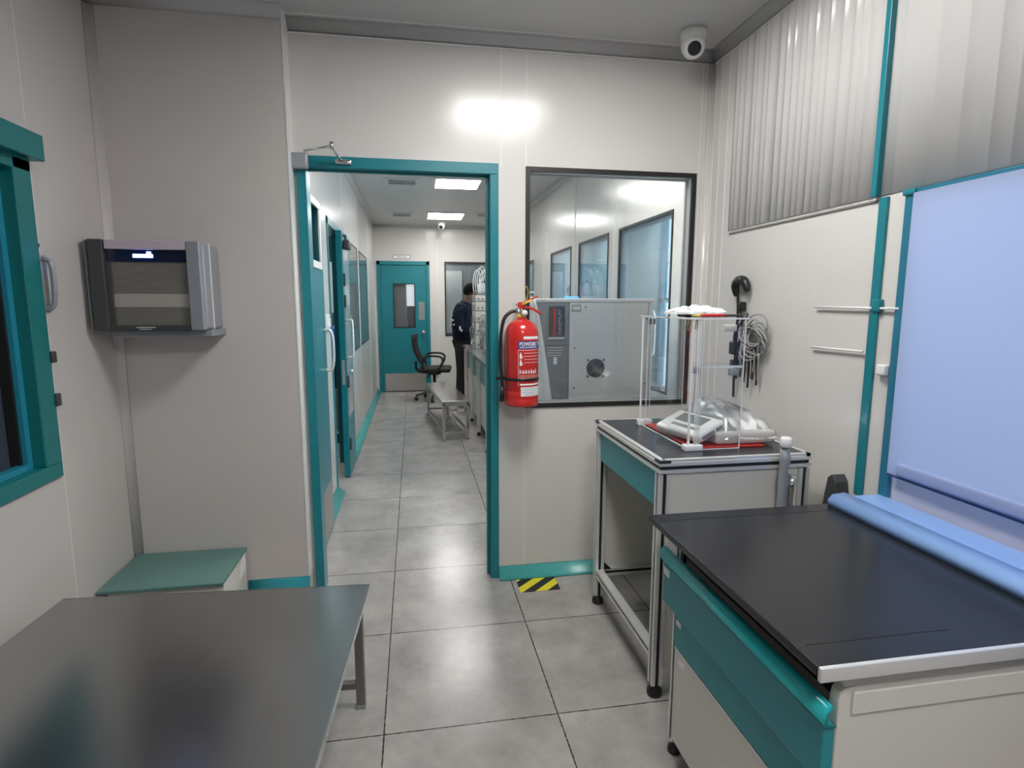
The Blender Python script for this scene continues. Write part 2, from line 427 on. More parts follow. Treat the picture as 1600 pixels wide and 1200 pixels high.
# closer arm on the head
ca = part('closer_arm', MB().cyl((-.468, 2.795, 2.112), (-.335, 2.70, 2.112), .005).cyl((-.335, 2.70, 2.112), (-.305, 2.80, 2.075), .008, .007).cyl((-.335, 2.70, 2.100), (-.335, 2.70, 2.128), .011), 'chrome', door1)
part('arm_plate', MB().rbox(-.335, -.262, 2.793, 2.811, 2.060, 2.080, .006), 'chrome', ca)
part('closer_body', MB().rbox(-.53, -.45, 2.775, 2.81, 2.03, 2.10, .01), 'grey_h', door1, 0, 'grey worn closer body at the hinge corner')

# ------------------------------------------------------------------ window_1 in the partition
def ring_y(mb, x0, x1, z0, z1, w, ya, yb):
    mb.box(x0, x1, ya, yb, z0, z0+w); mb.box(x0, x1, ya, yb, z1-w, z1); mb.box(x0, x0+w, ya, yb, z0+w, z1-w); mb.box(x1-w, x1, ya, yb, z0+w, z1-w); return mb
def ring_x(mb, y0, y1, z0, z1, w, xa, xb):
    mb.box(xa, xb, y0, y1, z0, z0+w); mb.box(xa, xb, y0, y1, z1-w, z1); mb.box(xa, xb, y0, y0+w, z0+w, z1-w); mb.box(xa, xb, y1-w, y1, z0+w, z1-w); return mb
w1 = struct(ring_y(MB(), WX0-.002, WX1+.002, WZ0-.002, WZ1+.002, .022, YP-.006, YP+.012).build('window_1', 'rubber'), 'black-edged window in the partition')
part('inner_frame', ring_y(MB(), WX0+.001, WX1-.001, WZ0+.001, WZ1-.001, .016, YP+.013, YP+.078), 'alu_m', w1)
part('window_pane', B(WX0+.015, WX1-.015, YP+.002, YP+.008, WZ0+.015, WZ1-.015), 'glass', w1)
part('inner_gasket', ring_y(MB(), WX0+.017, WX1-.017, WZ0+.017, WZ1-.017, .008, YP+.06, YP+.072), 'alu_m', w1)

# right wall windows of the lab
for i, (a, b, c, d) in enumerate(RW):
    w = struct(ring_x(MB(), a, b, c, d, .016, XR-.006, XR+.012).build('window_%d' % (i+2), 'rubber'), 'lab window with black edge and pale blue glass')
    part('window_pane', B(XR+.002, XR+.008, a+.01, b-.01, c+.01, d-.01), 'glass_b', w)
    part('inner_frame', ring_x(MB(), a+.001, b-.001, c+.001, d-.001, .02, XR+.013, XR+.079), 'alu_m', w)
GLZ = mat('grey_green_glazing', (.17, .20, .20), .04, spec=.5)
for i, (a, b, c, d) in enumerate([LW[0], LW[2], LW[3]]):
    w = struct(ring_x(MB(), a, b, c, d, .012, XL-.012, XL+.004).build('window_%d' % (i+6), 'rubber'), 'corridor wall window of tinted glass')
    part('window_pane', B(XL-.006, XL+.001, a+.01, b-.01, c+.01, d-.01), GLZ, w)
w = struct(ring_y(MB(), FW[1][0], FW[1][1], .90, 2.10, .02, YF-.006, YF+.012).build('window_9', 'rubber'), 'dark window in the far wall beside the person')
part('window_pane', B(FW[1][0]+.015, FW[1][1]-.015, YF+.002, YF+.008, .915, 2.085), 'glass', w)
part('room_beyond', B(.50, 1.45, YF+.055, YF+.06, .85, 2.15), mat('slate_wall_beyond', (.20, .23, .24), .4), w, 0, 'slate grey wall seen through the pane')
part('white_door_beyond', B(.53, .80, YF+.045, YF+.054, .95, 1.96), mat('pale_door_beyond', (.62, .66, .66), .4), w, 0, 'pale door seen through the pane')
part('dark_edge', B(.80, .812, YF+.04, YF+.053, .95, 1.97), 'rubber', w)
# outer daylight window post
mb = MB().box(2.98, 3.06, 6.0, 6.09, 0, ZC).box(2.98, 3.06, -2.3, 6.75, 0, .28).box(2.98, 3.06, 6.66, 6.75, 0, ZC).box(2.98, 3.06, -2.3, 6.75, 1.45, 1.50)
struct(mb.build('window_10', mat('blue_grey_mullion', (.30, .45, .52), .4)), 'outer window wall with blue-grey mullions')

# ------------------------------------------------------------------ door_2: corridor door ajar
mb = MB(); a, b = 4.36, 5.25
mb.box(XL-.085, XL+.008, a, a+.045, 0, 2.05); mb.box(XL-.085, XL+.008, a, b, 2.0, 2.055); mb.box(XL-.085, XL+.008, b-.03, b, 0, 2.0)
door2 = struct(mb.build('door_2', 'teal', None, .002), 'teal corridor door standing ajar')
fx = XL+.012
lf = part('door_leaf', B(fx, fx+.047, 4.74, 5.24, .01, 2.0), 'teal', door2, .002)
part('glazing', B(fx+.046, fx+.049, 4.80, 5.16, .5, 1.9), mat('reflective_door_face', (.40, .42, .42), .12), lf, 0, 'glossy pale face of the leaf')
part('handle', MB().tube([(fx+.047, 4.79, 1.30), (fx+.085, 4.79, 1.30), (fx+.10, 4.79, 1.27), (fx+.10, 4.79, 1.03), (fx+.085, 4.79, 1.0), (fx+.047, 4.79, 1.0)], .010, 8, 4), 'alu', lf)
part('latch_plate', B(fx+.012, fx+.035, 4.735, 4.741, .78, .98), 'alu_m', lf)
part('knob', MB().lathe((0, 0, 0), [(.004, 0), (.008, .01), (.016, .02), (.017, .035), (.01, .045)], 14).xform(Matrix.Translation((fx+.047, 4.82, .88)) @ Matrix.Rotation(PI/2, 4, 'Y')), 'chrome', lf)
for z in (1.62, 1.45, .80, .28):
    part('hinge', MB().rbox(fx+.047, fx+.062, 4.765, 4.80, z-.05, z+.05, .005), 'grey_dk', lf)
part('closer', MB().rbox(fx+.047, fx+.10, 4.78, 4.92, 1.86, 1.93, .012).cyl((fx+.07, 4.80, 1.90), (fx+.07, 4.80, 1.97), .008).cyl((fx+.07, 4.80, 1.965), (fx+.02, 4.90, 1.975), .006), 'grey_dk', lf)
# keys on wall window: padlocked key bundle
t = thing('key_rack', (XL, 5.42, 1.2), 'small wall rack with hanging keys and a brass padlock in the corridor', 'key rack')
part('rack_bar', MB().box(XL+.001, XL+.012, 5.30, 5.54, 1.60, 1.615), 'alu', t)
for k in range(5):
    part('key', MB().cyl((XL+.014, 5.33+k*.045, 1.60), (XL+.014, 5.33+k*.045, 1.36-.02*(k % 3)), .006, .009, 8), 'chrome', t)
part('padlock', MB().rbox(XL+.006, XL+.03, 5.50, 5.56, 1.26, 1.33, .006).tube([(XL+.018, 5.512, 1.33), (XL+.018, 5.515, 1.37), (XL+.018, 5.545, 1.37), (XL+.018, 5.548, 1.33)], .004, 6), 'yellow', t)
# things in the dim room
ceil_defer = True
t = thing('dark_shelf', (-.9, 6.1, 0), 'dark shelf unit glimpsed through the ajar corridor door', 'shelf')
for z in (.1, .55, 1.0, 1.32): part('shelf_board', B(-1.14, -.70, 5.96, 6.3, z, z+.02), 'grey_d', t)
for (x, y) in ((-1.16, 5.96), (-.70, 5.96), (-1.16, 6.28), (-.70, 6.28)): part('post', B(x, x+.02, y, y+.02, 0, 1.35), 'black', t)
o = MB().box(-1.1, -.71, 5.98, 6.28, 1.341, 1.84).build('storage_box', 'white', None, .004)
tag(o, 'white storage box on the dark shelf behind the ajar corridor door', 'box')
o = MB().lathe((-.79, 6.02, 1.0205), [(.03, 0), (.05, .02), (.05, .12), (.02, .16), (.02, .19)], 14).build('blue_bottle', mat('bright_blue_bottle', (.05, .10, .5), .3)); tag(o, 'small blue bottle on the shelf behind the ajar door', 'bottle')
o = MB().box(-1.12, -.73, 6.0, 6.27, .571, .86).build('black_crate', 'black', None, .004); tag(o, 'black crate low on the shelf behind the ajar door', 'crate')
# light switch by the open leaf
t = thing('light_switch', (XL, 4.16, 1.28), 'white light switch box on the corridor wall beside the ajar door', 'switch')
part('back_box', MB().rbox(XL+.001, XL+.022, 4.09, 4.21, 1.24, 1.36, .004), 'white', t)
part('rocker', MB().rbox(XL+.022, XL+.028, 4.12, 4.18, 1.27, 1.33, .002), 'whitep', t)

# ------------------------------------------------------------------ door_3 far teal door
a, b = -.56, .27
mb = MB().box(a, a+.055, YF-.02, YF+.06, 0, 2.10).box(b-.055, b, YF-.02, YF+.06, 0, 2.10).box(a, b, YF-.02, YF+.06, 2.04, 2.10)
door3 = struct(mb.build('door_3', 'teal', None, .003), 'closed teal door at the far end of the corridor')
px0, px1, pz0, pz1 = -.315, .035, 1.04, 1.75
mb = MB().box(a+.058, px0, YF, YF+.04, .008, 2.035).box(px1, b-.058, YF, YF+.04, .008, 2.035).box(px0, px1, YF, YF+.04, .008, pz0).box(px0, px1, YF, YF+.04, pz1, 2.035)
lf = part('door_leaf', mb, 'teal', door3)
part('vision_frame', ring_y(MB(), px0, px1, pz0, pz1, .014, YF-.004, YF+.01), 'rubber', lf)
part('vision_pane', B(px0+.012, px1-.012, YF+.004, YF+.009, pz0+.012, pz1-.012), 'glass', lf)
part('room_beyond', B(px0, px0+.205, YF+.045, YF+.05, pz0, pz1), mat('grey_room_beyond', (.28, .29, .30), .5), lf)
part('room_glow_panel', B(px0+.215, px1, YF+.045, YF+.05, pz0+.35, pz1), mat('glowing_room_panel', (.7, .72, .74), .5, emit=(.9, .95, 1), es=.30), lf)  # emissive panel imitates the lit room behind the pane
part('dark_equipment_beyond', B(px0+.215, px1, YF+.045, YF+.05, pz0, pz0+.35), mat('slate_equipment', (.12, .13, .15), .5), lf)
part('kick_plate', B(a+.09, b-.085, YF-.003, YF+.001, .012, .30), 'kick', lf, 0, 'stainless kick plate')
part('push_plate', B(.085, .18, YF-.003, YF+.001, 1.17, 1.46), 'grey_patch', lf)
part('door_knob', MB().cyl((.155, YF-.05, .97), (.155, YF, .97), .03, .022, 16), 'alu_m', lf)
part('threshold', B(a+.05, b-.05, YF-.03, YF+.02, 0.001, .012), 'rubber', door3)
# sign over door
t = thing('door_sign', (-.165, YF, 2.13), 'small cream sign plate with dark border above the far teal door', 'sign')
part('border', ring_y(MB(), -.30, -.03, 2.135, 2.195, .006, YF-.006, YF-.001), 'black', t)
part('plate', B(-.296, -.034, YF-.004, YF-.001, 2.139, 2.191), 'whitep', t)
part('lettering', MB().box(-.24, -.17, YF-.0052, YF-.0045, 2.160, 2.167).box(-.155, -.09, YF-.0052, YF-.0045, 2.160, 2.167), 'black', t)

# ------------------------------------------------------------------ ceiling lights
def ceil_light(x0, x1, ya, yb, label):
    t = thing('ceiling_light', ((x0+x1)/2, (ya+yb)/2, ZC-.012), label, 'light', 'recessed ceiling panel lights')
    mb = MB(); w = .035
    mb.box(x0-w, x1+w, ya-w, ya, ZC-.012, ZC-.001).box(x0-w, x1+w, yb, yb+w, ZC-.012, ZC-.001).box(x0-w, x0, ya, yb, ZC-.012, ZC-.001).box(x1, x1+w, ya, yb, ZC-.012, ZC-.001)
    part('frame', mb, 'ceil', t)
    part('diffuser', B(x0, x1, ya, yb, ZC-.006, ZC-.001), 'lamp', t)
ceil_light(.255, .70, 5.92, 6.38, 'bright white ceiling panel light over the corridor, the nearer of the two through the doorway')
ceil_light(.235, .72, 8.10, 8.68, 'bright white ceiling panel light over the corridor, nearest the far wall')
ceil_light(.28, .84, 1.48, 2.03, 'ceiling panel light over the near room, reflected in the partition')
ceil_light(.10, .70, -.70, -.10, 'unseen ceiling panel light behind the camera, placed to brighten the near room')  # unseen lamp, brought forward to brighten surfaces facing the camera
ceil_light(.35, .90, 3.02, 3.50, 'unseen ceiling panel light added just beyond the partition to brighten the incubator end')  # fill lamp added out of sight behind the door head, for the incubator

ceil_light(-1.8, -1.3, 5.0, 5.5, 'unseen ceiling panel light added to light the side store room')  # lamp added out of view so the store room is not black
ceil_light(2.1, 2.6, 6.3, 6.9, 'unseen ceiling panel light added to brighten the passage beyond the lab windows')  # added lamp, brightens what shows through the lab windows
ceil_light(2.1, 2.6, 8.3, 8.9, 'farthest unseen ceiling panel light added to brighten the passage beyond the lab windows')  # second added lamp for the same passage
def vent(x0, x1, ya, yb, label):
    t = thing('ceiling_vent', ((x0+x1)/2, (ya+yb)/2, ZC-.01), label, 'vent', 'ceiling air vents')
    mb = MB(); w = .05
    mb.box(x0, x1, ya, ya+w, ZC-.01, ZC-.001).box(x0, x1, yb-w, yb, ZC-.01, ZC-.001).box(x0, x0+w, ya+w, yb-w, ZC-.01, ZC-.001).box(x1-w, x1, ya+w, yb-w, ZC-.01, ZC-.001)
    part('frame', mb, 'ceil', t)
    part('duct', B(x0+w, x1-w, ya+w, yb-w, ZC-.003, ZC-.001), 'black', t)
    n = 5
    for k in range(n):
        y = ya+w+(yb-ya-2*w)*(k+.5)/n
        part('slat', MB().box(x0+w, x1-w, y-.012, y+.012, ZC-.009, ZC-.006), 'alu_m', t)
vent(-.27, .10, 5.98, 6.32, 'white square air vent in the corridor ceiling left of the nearer light')
vent(-.30, .05, 8.15, 8.58, 'white square air vent in the corridor ceiling left of the farther light')
vent(.86, 1.2, 8.0, 8.36, 'white air vent in the corridor ceiling right of the farther light')

def cctv(x, y, label, s=1.):
    t = thing('security_camera', (x, y, ZC-.001), label, 'camera')
    part('mount', MB().lathe((x, y, ZC), [(.048*s, -.001), (.050*s, -.012*s), (.046*s, -.03*s), (.040*s, -.045*s)], 28), 'white', t)
    d = Vector((-.25, -.85, -.55)).normalized(); c = Vector((x, y, ZC-.055*s))
    q = Vector((0, 0, 1)).rotation_difference(d).to_matrix().to_4x4()
    m = Matrix.Translation(c) @ q
    part('turret', MB().lathe((0, 0, 0), [(.012*s, -.046*s), (.033*s, -.036*s), (.044*s, -.012*s), (.044*s, .012*s), (.038*s, .032*s), (.033*s, .040*s)], 28).xform(m), 'white', t)
    part('lens', MB().lathe((0, 0, 0), [(.025*s, .038*s), (.025*s, .0415*s), (.015*s, .045*s), (.004*s, .047*s)], 20).xform(m), 'black', t)
cctv(1.285, 2.615, 'white dome security camera on the near ceiling above the partition window', 1.2)
cctv(.45, 8.93, 'small white security camera on the corridor ceiling above the far door', 1.2)

# ------------------------------------------------------------------ left wall window (teal frame)
mb = MB(); fy0, fy1, fz0, fz1 = -.2, 2.245, .815, 1.925
xo = XS+.012
mb.box(XS-.09, xo, fy0, fy1, fz0, fz0+.055); mb.box(XS-.09, xo, fy1-.09, fy1, fz0+.055, fz1-.02); mb.box(XS-.09, xo, fy0, fy1, fz1-.06, fz1)
w = struct(mb.build('window_11', 'teal_g', None, .004), 'teal framed window on the left wall')
part('hood', MB().box(XS, XS+.055, fy0, fy1+.01, 1.905, 1.99), 'teal_g', w, .004, 'projecting teal head piece')
part('glazing_bead', MB().box(XS-.06, XS-.03, fy1-.115, fy1-.09, fz0+.055, fz1-.06).box(XS-.06, XS-.03, fy0, fy1-.115, fz0+.055, fz0+.075), mat('blue_teal_bead', (.02, .25, .36), .25), w)
part('gasket', MB().box(XS-.075, XS-.045, fy1-.125, fy1-.115, fz0+.075, fz1-.06), 'rubber', w)
part('window_pane', B(XS-.085, XS-.078, fy0, fy1-.1, fz0+.055, fz1-.03), 'pane_dark', w, 0, 'dark slate coloured pane')
part('fastener', MB().rbox(XS+.001, XS+.022, 2.236, 2.262, 1.225, 1.265, .004), 'grey_dk', w)
part('fastener', MB().rbox(XS+.001, XS+.022, 2.236, 2.262, 1.07, 1.115, .004), 'grey_dk', w)
t = thing('wall_pull_handle', (XS, 2.262, 1.44), 'small silver grey pull handle on the left wall beside the teal window', 'handle')
part('back_plate', MB().rbox(XS+.001, XS+.008, 2.24, 2.285, 1.40, 1.60, .003), 'alu_m', t)
part('grip', MB().tube([(XS+.008, 2.262, 1.585), (XS+.032, 2.262, 1.57), (XS+.036, 2.262, 1.50), (XS+.030, 2.262, 1.43), (XS+.008, 2.262, 1.41)], .009, 10), 'grey_h', t)
part('screw', MB().cyl((XS+.001, 2.25, 1.63), (XS+.008, 2.25, 1.63), .007), 'grey_dk', t)

# ------------------------------------------------------------------ wall cabinet (lit display)
x0, x1, ya, z0, z1 = -1.235, -.832, 2.50, 1.325, 1.675
t = thing('wall_dispenser', ((x0+x1)/2, YD, z0), 'silver grey wall unit with glowing blue display and streaked front panel', 'wall unit')
body = part('housing', MB().box(x0, x1, ya+.03, YD-.001, z0, z1), 'grey_h', t, .012)
part('left_cheek', MB().prism([(x0-.012, YD-.02), (x0-.012, ya+.02), (x0+.0, ya-.005), (x0+.05, ya+.0), (x0+.055, ya+.03), (x0+.01, YD-.02)], 'Z', z0, z1+.004), 'grey_dk', t, .004, 'charcoal side cheek')
part('cheek_trim', MB().prism([(x0-.024, YD-.03), (x0-.024, ya+.02), (x0-.012, ya-.002), (x0-.008, ya+.02), (x0-.012, YD-.03)], 'Z', z0, z1), 'grey_h', t)
part('right_cheek', MB().prism([(x1-.004, ya+.0), (x1-.055, ya+.002), (x1-.055, ya+.03), (x1-.004, ya+.04)], 'Z', z0, z1+.002), 'grey_h', t, .004)
part('side_groove', B(x1-.001, x1+.003, 2.60, 2.607, z0, z1), 'white', t)
part('top_strip', B(x0+.055, x1-.055, ya+.003, ya+.035, z1-.033, z1+.003), 'lilac', t, .003, 'pale lilac strip along the top')
gl = part('display_panel', B(x0+.055, x1-.055, ya+.018, ya+.03, z1-.08, z1-.033), 'navy_gl', t, 0, 'dark navy glass display band')
part('display_digits', MB().rbox(-1.085, -1.012, ya+.0145, ya+.018, z1-.064, z1-.050, .0016).rbox(-1.035, -1.018, ya+.0145, ya+.018, z1-.051, z1-.040, .0016), 'glow', gl, 0, 'glowing blue reading')
part('upper_slats', B(x0+.068, x1-.056, ya+.022, ya+.03, z0+.145, z1-.08), 'slats', t, 0, 'streaked taupe slats')
part('pale_band', B(x0+.068, x1-.056, ya+.02, ya+.03, z0+.092, z0+.145), 'pale_band', t)
part('lower_slats', B(x0+.068, x1-.056, ya+.022, ya+.03, z0+.02, z0+.092), 'slats', t)
part('bottom_lip', B(x0+.04, x1-.05, ya+.006, ya+.03, z0-.004, z0+.02), 'grey_dk', t, .003)
part('badge', MB().box(-1.09, -1.02, ya+.004, ya+.006, z0+.010, z0+.014).box(-1.08, -1.035, ya+.004, ya+.006, z0+.003, z0+.006), 'alu', t)
part('left_jamb', B(x0+.052, x0+.068, ya+.01, ya+.03, z0, z1-.08), 'grey_dk', t)
part('base_plate', MB().box(x0+.03, x1+.008, ya+.05, YD-.001, z0-.028, z0-.001), 'grey_h', t, .003)

# ------------------------------------------------------------------ low teal-topped box in the corner
t = thing('low_storage_box', (-1.03, 2.55, 0), 'low box with dusty teal top in the corner below the wall unit', 'box')
part('box_body', B(XS+.03, -.80, 2.40, YD-.022, 0, .285), 'cream', t, .002)
part('box_lid', B(XS+.005, -.795, 2.37, YD-.005, .285, .298), 'teal_box', t, .002, 'dusty teal lid')
part('torn_label', MB().prism([(2.60, .20), (2.695, .20), (2.70, .296), (2.64, .27), (2.62, .24)], 'X', -.799, -.7975), 'whitep', t)

# ------------------------------------------------------------------ stainless bench foreground
def steel_bench(name, x0, x1, ya, yb, zt, label, m, th, inset, lw_, rail_z):
    t = thing(name, ((x0+x1)/2, (ya+yb)/2, 0), label, 'bench')
    part('top', B(x0, x1, ya, yb, zt-th, zt), m, t, .003)
    part('apron', MB().box(x0+inset, x1-inset, ya+inset, ya+inset+.02, zt-th-.035, zt-th).box(x0+inset, x1-inset, yb-inset-.02, yb-inset, zt-th-.035, zt-th)
         .box(x0+inset, x0+inset+.02, ya+inset, yb-inset, zt-th-.035, zt-th).box(x1-inset-.02, x1-inset, ya+inset, yb-inset, zt-th-.035, zt-th), 'alu_m' if m == 'steel' else 'steel_b', t)
    lm = 'leg_steel' if m == 'steel' else 'steel_b'
    for (x, y) in ((x0+inset, ya+inset), (x1-inset-lw_, ya+inset), (x0+inset, yb-inset-lw_), (x1-inset-lw_, yb-inset-lw_)):
        l = part('leg', B(x, x+lw_, y, y+lw_, .012, zt-th), lm, t, .002)
        part('foot_cap', B(x-.002, x+lw_+.002, y-.002, y+lw_+.002, 0, .014), 'grey_h', l)
    c = lw_/2
    part('stretcher', B(x0+inset+lw_, x1-inset-lw_, ya+inset+.003, ya+inset+lw_-.003, rail_z, rail_z+.022), lm, t)
    part('stretcher', B(x0+inset+lw_, x1-inset-lw_, yb-inset-lw_+.003, yb-inset-.003, rail_z, rail_z+.022), lm, t)
    return t
fb = steel_bench('stainless_bench', -.508, .508, -.575, .575, .445, 'large low brushed stainless bench in the near left foreground', 'steel', .012, .022, .03, .075)
part('edge_highlight', MB().box(.508, .5105, -.575, .575, .432, .4452).box(-.508, .508, .575, .5765, .432, .4452), 'chrome', fb, 0, 'chrome rolled edge standing in for the bright highlight')  # chrome strips added to imitate the highlight along the bench edges
fb.location = (-.720, 1.428, 0); fb.rotation_euler = (0, 0, math.radians(-3.8))

tb = steel_bench('stainless_bench', -.148, .148, -.74, .74, .42, 'narrow stainless bench in the corridor in front of the office chair', 'steel_b', .02, .008, .028, .07)
part('stretcher', B(-.14, -.12, -.71, .71, .075, .095), 'steel_b', tb)
part('stretcher', B(.12, .14, -.71, .71, .075, .095), 'steel_b', tb)
for c in list(tb.children): pass
tb.location = (.355, 6.66, 0); tb.rotation_euler = (0, 0, math.radians(5.2))

# ------------------------------------------------------------------ hazard tape
o = MB().box(-.103, .103, -.085, .085, .0005, .002).build('hazard_tape', 'hazard', origin=(0, 0, 0))
o.location = (.602, 2.722, 0); tag(o, 'yellow and black striped hazard sticker on the floor at the partition', 'floor sticker')

# ------------------------------------------------------------------ fire extinguisher
ex, ey, ez, er = .517, 2.735, .938, .083
t = thing('fire_extinguisher', (ex, ey, ez), 'red powder fire extinguisher hanging on the partition beside the doorway', 'fire extinguisher')
prof = [(.074, 0), (er-.002, .004), (er, .012), (er, .036), (er-.0015, .040), (er, .044), (er, .075), (er-.001, .077), (er, .079), (er, .335), (er*.97, .362), (er*.86, .388), (er*.68, .406), (er*.45, .416), (.024, .422), (.022, .43)]
body = part('cylinder', MB().lathe((ex, ey, ez), prof, 48), 'red', t)
part('collar', MB().lathe((ex, ey, ez+.425), [(.018, 0), (.020, .006), (.018, .02)], 16), 'yellow', t, 0, 'yellow collar')
part('valve', MB().lathe((ex, ey, ez+.438), [(.013, 0), (.015, .012), (.012, .035)], 14).cyl((ex, ey, ez+.457), (ex-.03, ey, ez+.46), .010), 'chrome', t)
g = part('gauge', MB().cyl((ex+.008, ey-.016, ez+.452), (ex+.008, ey-.032, ez+.452), .0165, None, 20), 'chrome', t)
part('dial', MB().cyl((ex+.008, ey-.032, ez+.452), (ex+.008, ey-.0335, ez+.452), .0135, None, 20), 'whitep', g)
Rz = Matrix.Rotation(math.radians(-24), 3, 'Y')
part('upper_lever', MB().box(ex-.012, ex+.088, ey-.009, ey+.009, ez+.488, ez+.496, Rz, (ex-.012, ey, ez+.49)).rbox(ex-.02, ex+.018, ey-.01, ey+.01, ez+.474, ez+.505, .004), 'red', t, .001, 'red squeeze lever')
part('lower_handle', MB().tube([(ex, ey, ez+.473), (ex+.03, ey, ez+.477), (ex+.065, ey, ez+.466), (ex+.095, ey, ez+.447)], lambda q: .006, 8), 'red', t, 0, 'red carrying handle')
part('safety_pin', MB().cyl((ex-.0, ey-.02, ez+.492), (ex+.045, ey-.012, ez+.512), .005, None, 8).tube([(ex+.02, ey-.02, ez+.50), (ex+.01, ey-.02, ez+.55), (ex+.02, ey-.015, ez+.58), (ex+.028, ey-.015, ez+.55), (ex+.02, ey-.02, ez+.51)], .0012, 5), 'yellow', t)
hose = part('hose', MB().tube([(ex-.025, ey, ez+.46), (ex-.055, ey-.003, ez+.455), (ex-.088, ey-.006, ez+.42), (ex-.103, ey-.008, ez+.34), (ex-.105, ey-.008, ez+.22), (ex-.099, ey-.008, ez+.12), (ex-.098, ey-.008, ez+.07)], .0085, 10, 6), 'black', t)
part('hose_nozzle', MB().cyl((ex-.098, ey-.008, ez+.095), (ex-.1, ey-.008, ez+.022), .0095, .0125, 14), 'black', hose)
part('strap', MB().lathe((ex, ey, ez+.128), [(er+.001, 0), (er+.0035, .001), (er+.0035, .012), (er+.001, .013)], 40).box(ex-er-.045, ex-er+.01, ey-.006, ey+.004, ez+.128, ez+.142), 'black', t)
part('wall_bracket', MB().box(ex-.025, ex+.008, YP-.004, YP-.001, ez+.39, ez+.505).box(ex-.012, ex-.004, ey+.01, YP-.003, ez+.455, ez+.462), 'alu', t)
mb = MB()
for q in (.49, .47): mb.cyl((ex-.008, YP-.005, ez+q), (ex-.008, YP-.0035, ez+q), .004)
part('screw', mb, 'black', t)
# labels wrap round the cylinder; angle 0 = towards the viewer (-Y), positive = to the right
def wrap(u, z, rr): a = u/er; return (ex+rr*math.sin(a), ey-rr*math.cos(a), ez+z)
def patch(u0, u1, z0, z1, lift, n=14):
    mb = MB(); vs = []; fs = []
    for k in range(n+1):
        u = u0+(u1-u0)*k/n; vs += [wrap(u, z0, er+lift), wrap(u, z1, er+lift)]
    for k in range(n): fs.append((2*k, 2*k+2, 2*k+3, 2*k+1))
    return mb.add(vs, fs, True)
U0 = -.030
lab = part('blue_label', patch(U0-.002, .150, .282, .320, .0006), 'blue_l', body, 0, 'blue band reading POWDER')
def wraptext(txt, size, u, z, lift, m, par, wgt=0, wide=1.):
    vs, fs = text_mesh(txt, size, wgt)
    mb = MB(); mb.add([wrap(u+v[0]*wide, z+v[1], er+lift) for v in vs], fs)
    return part('lettering', mb, m, par)
wraptext('POWDER TYPE', .0245, U0+.004, .298, .0018, 'whitep', lab, .0007, .86)
wraptext('(FIRE EXTINGUISHER)', .0105, U0+.005, .2865, .0014, 'whitep', lab, .0002, .95)
part('white_label', patch(U0+.024, .085, .329, .342, .0008), 'whitep', body)
part('service_label', patch(U0+.012, .108, .055, .100, .0008), 'whitep', body)
mb = MB()
for k, (a, b) in enumerate(((.02, .09), (.02, .095), (.02, .085), (.03, .09))):
    q = patch(U0+a, U0+b, .092-k*.010, .0935-k*.010, .0014); mb.add(q.v, q.f)
part('service_lines', mb, 'blue_l', body)
mb = MB()
def addp(*a):
    q = patch(*a, .0008, 6); mb.add(q.v, q.f)
for k in range(4): addp(U0+.026, .10, .262-.015*k, .2635-.015*k)
addp(U0-.001, .11, .276, .2775); addp(U0-.001, U0+.0005, .105, .277)
for zz in (.236, .203): # pictogram blocks: extinguisher and lying figure
    addp(U0+.006, U0+.016, zz, zz+.022); addp(U0+.009, U0+.013, zz+.022, zz+.030)
    addp(U0+.018, U0+.021, zz+.004, zz+.012)
for k in range(7): # row of small hazard pictograms
    u = U0+.004+.014*k
    addp(u, u+.009, .165, .168+.003*(k % 3)); addp(u+.002, u+.005, .168, .182+.004*((k+1) % 2)); addp(u+.006, u+.010, .172, .178)
for k in range(5): addp(U0+.004, .098, .155-.006*k, .156-.006*k)
addp(U0+.008, .09, .108, .116)
part('instruction_print', mb, 'whitep', body)

# ------------------------------------------------------------------ balance table (aluminium profile)
t = thing('profile_table', (1.12, 2.15, 0), 'aluminium profile lab table with teal apron and black top carrying the balance', 'table')
X0, X1, Y0, Y1, ZT = .83, 1.41, 1.80, 2.505, .90
def profile(mb, mbk, a, b, w=.04):
    """square slotted profile between opposite corners (axis aligned)"""
    (ax, ay, az), (bx, by, bz) = a, b
    mb.box(ax, bx, ay, by, az, bz)
def leg_(x, y, z0, z1, w=.04):
    mb = MB(); g = .0135
    for i in (0, 1):
        for j in (0, 1):
            mb.box(x+i*(w/2+g/2), x+i*(w/2+g/2)+w/2-g/2, y+j*(w/2+g/2), y+j*(w/2+g/2)+w/2-g/2, z0, z1)
    c = MB().box(x+.006, x+w-.006, y+.006, y+w-.006, z0+.002, z1-.002)
    return mb, c
for (x, y) in ((X0, Y0), (X0, Y1-.04), (X1-.04, Y0), (X1-.04, Y1-.04)):
    mb, c = leg_(x, y, .045, ZT-.055)
    l = part('leg', mb, 'alu', t)
    part('slot_insert', c, 'black', l)
    part('foot', MB().lathe((x+.02, y+.02, 0), [(.026, .001), (.028, .006), (.027, .022), (.012, .034), (.010, .05)], 20), 'black', l, 0, 'round black levelling foot')
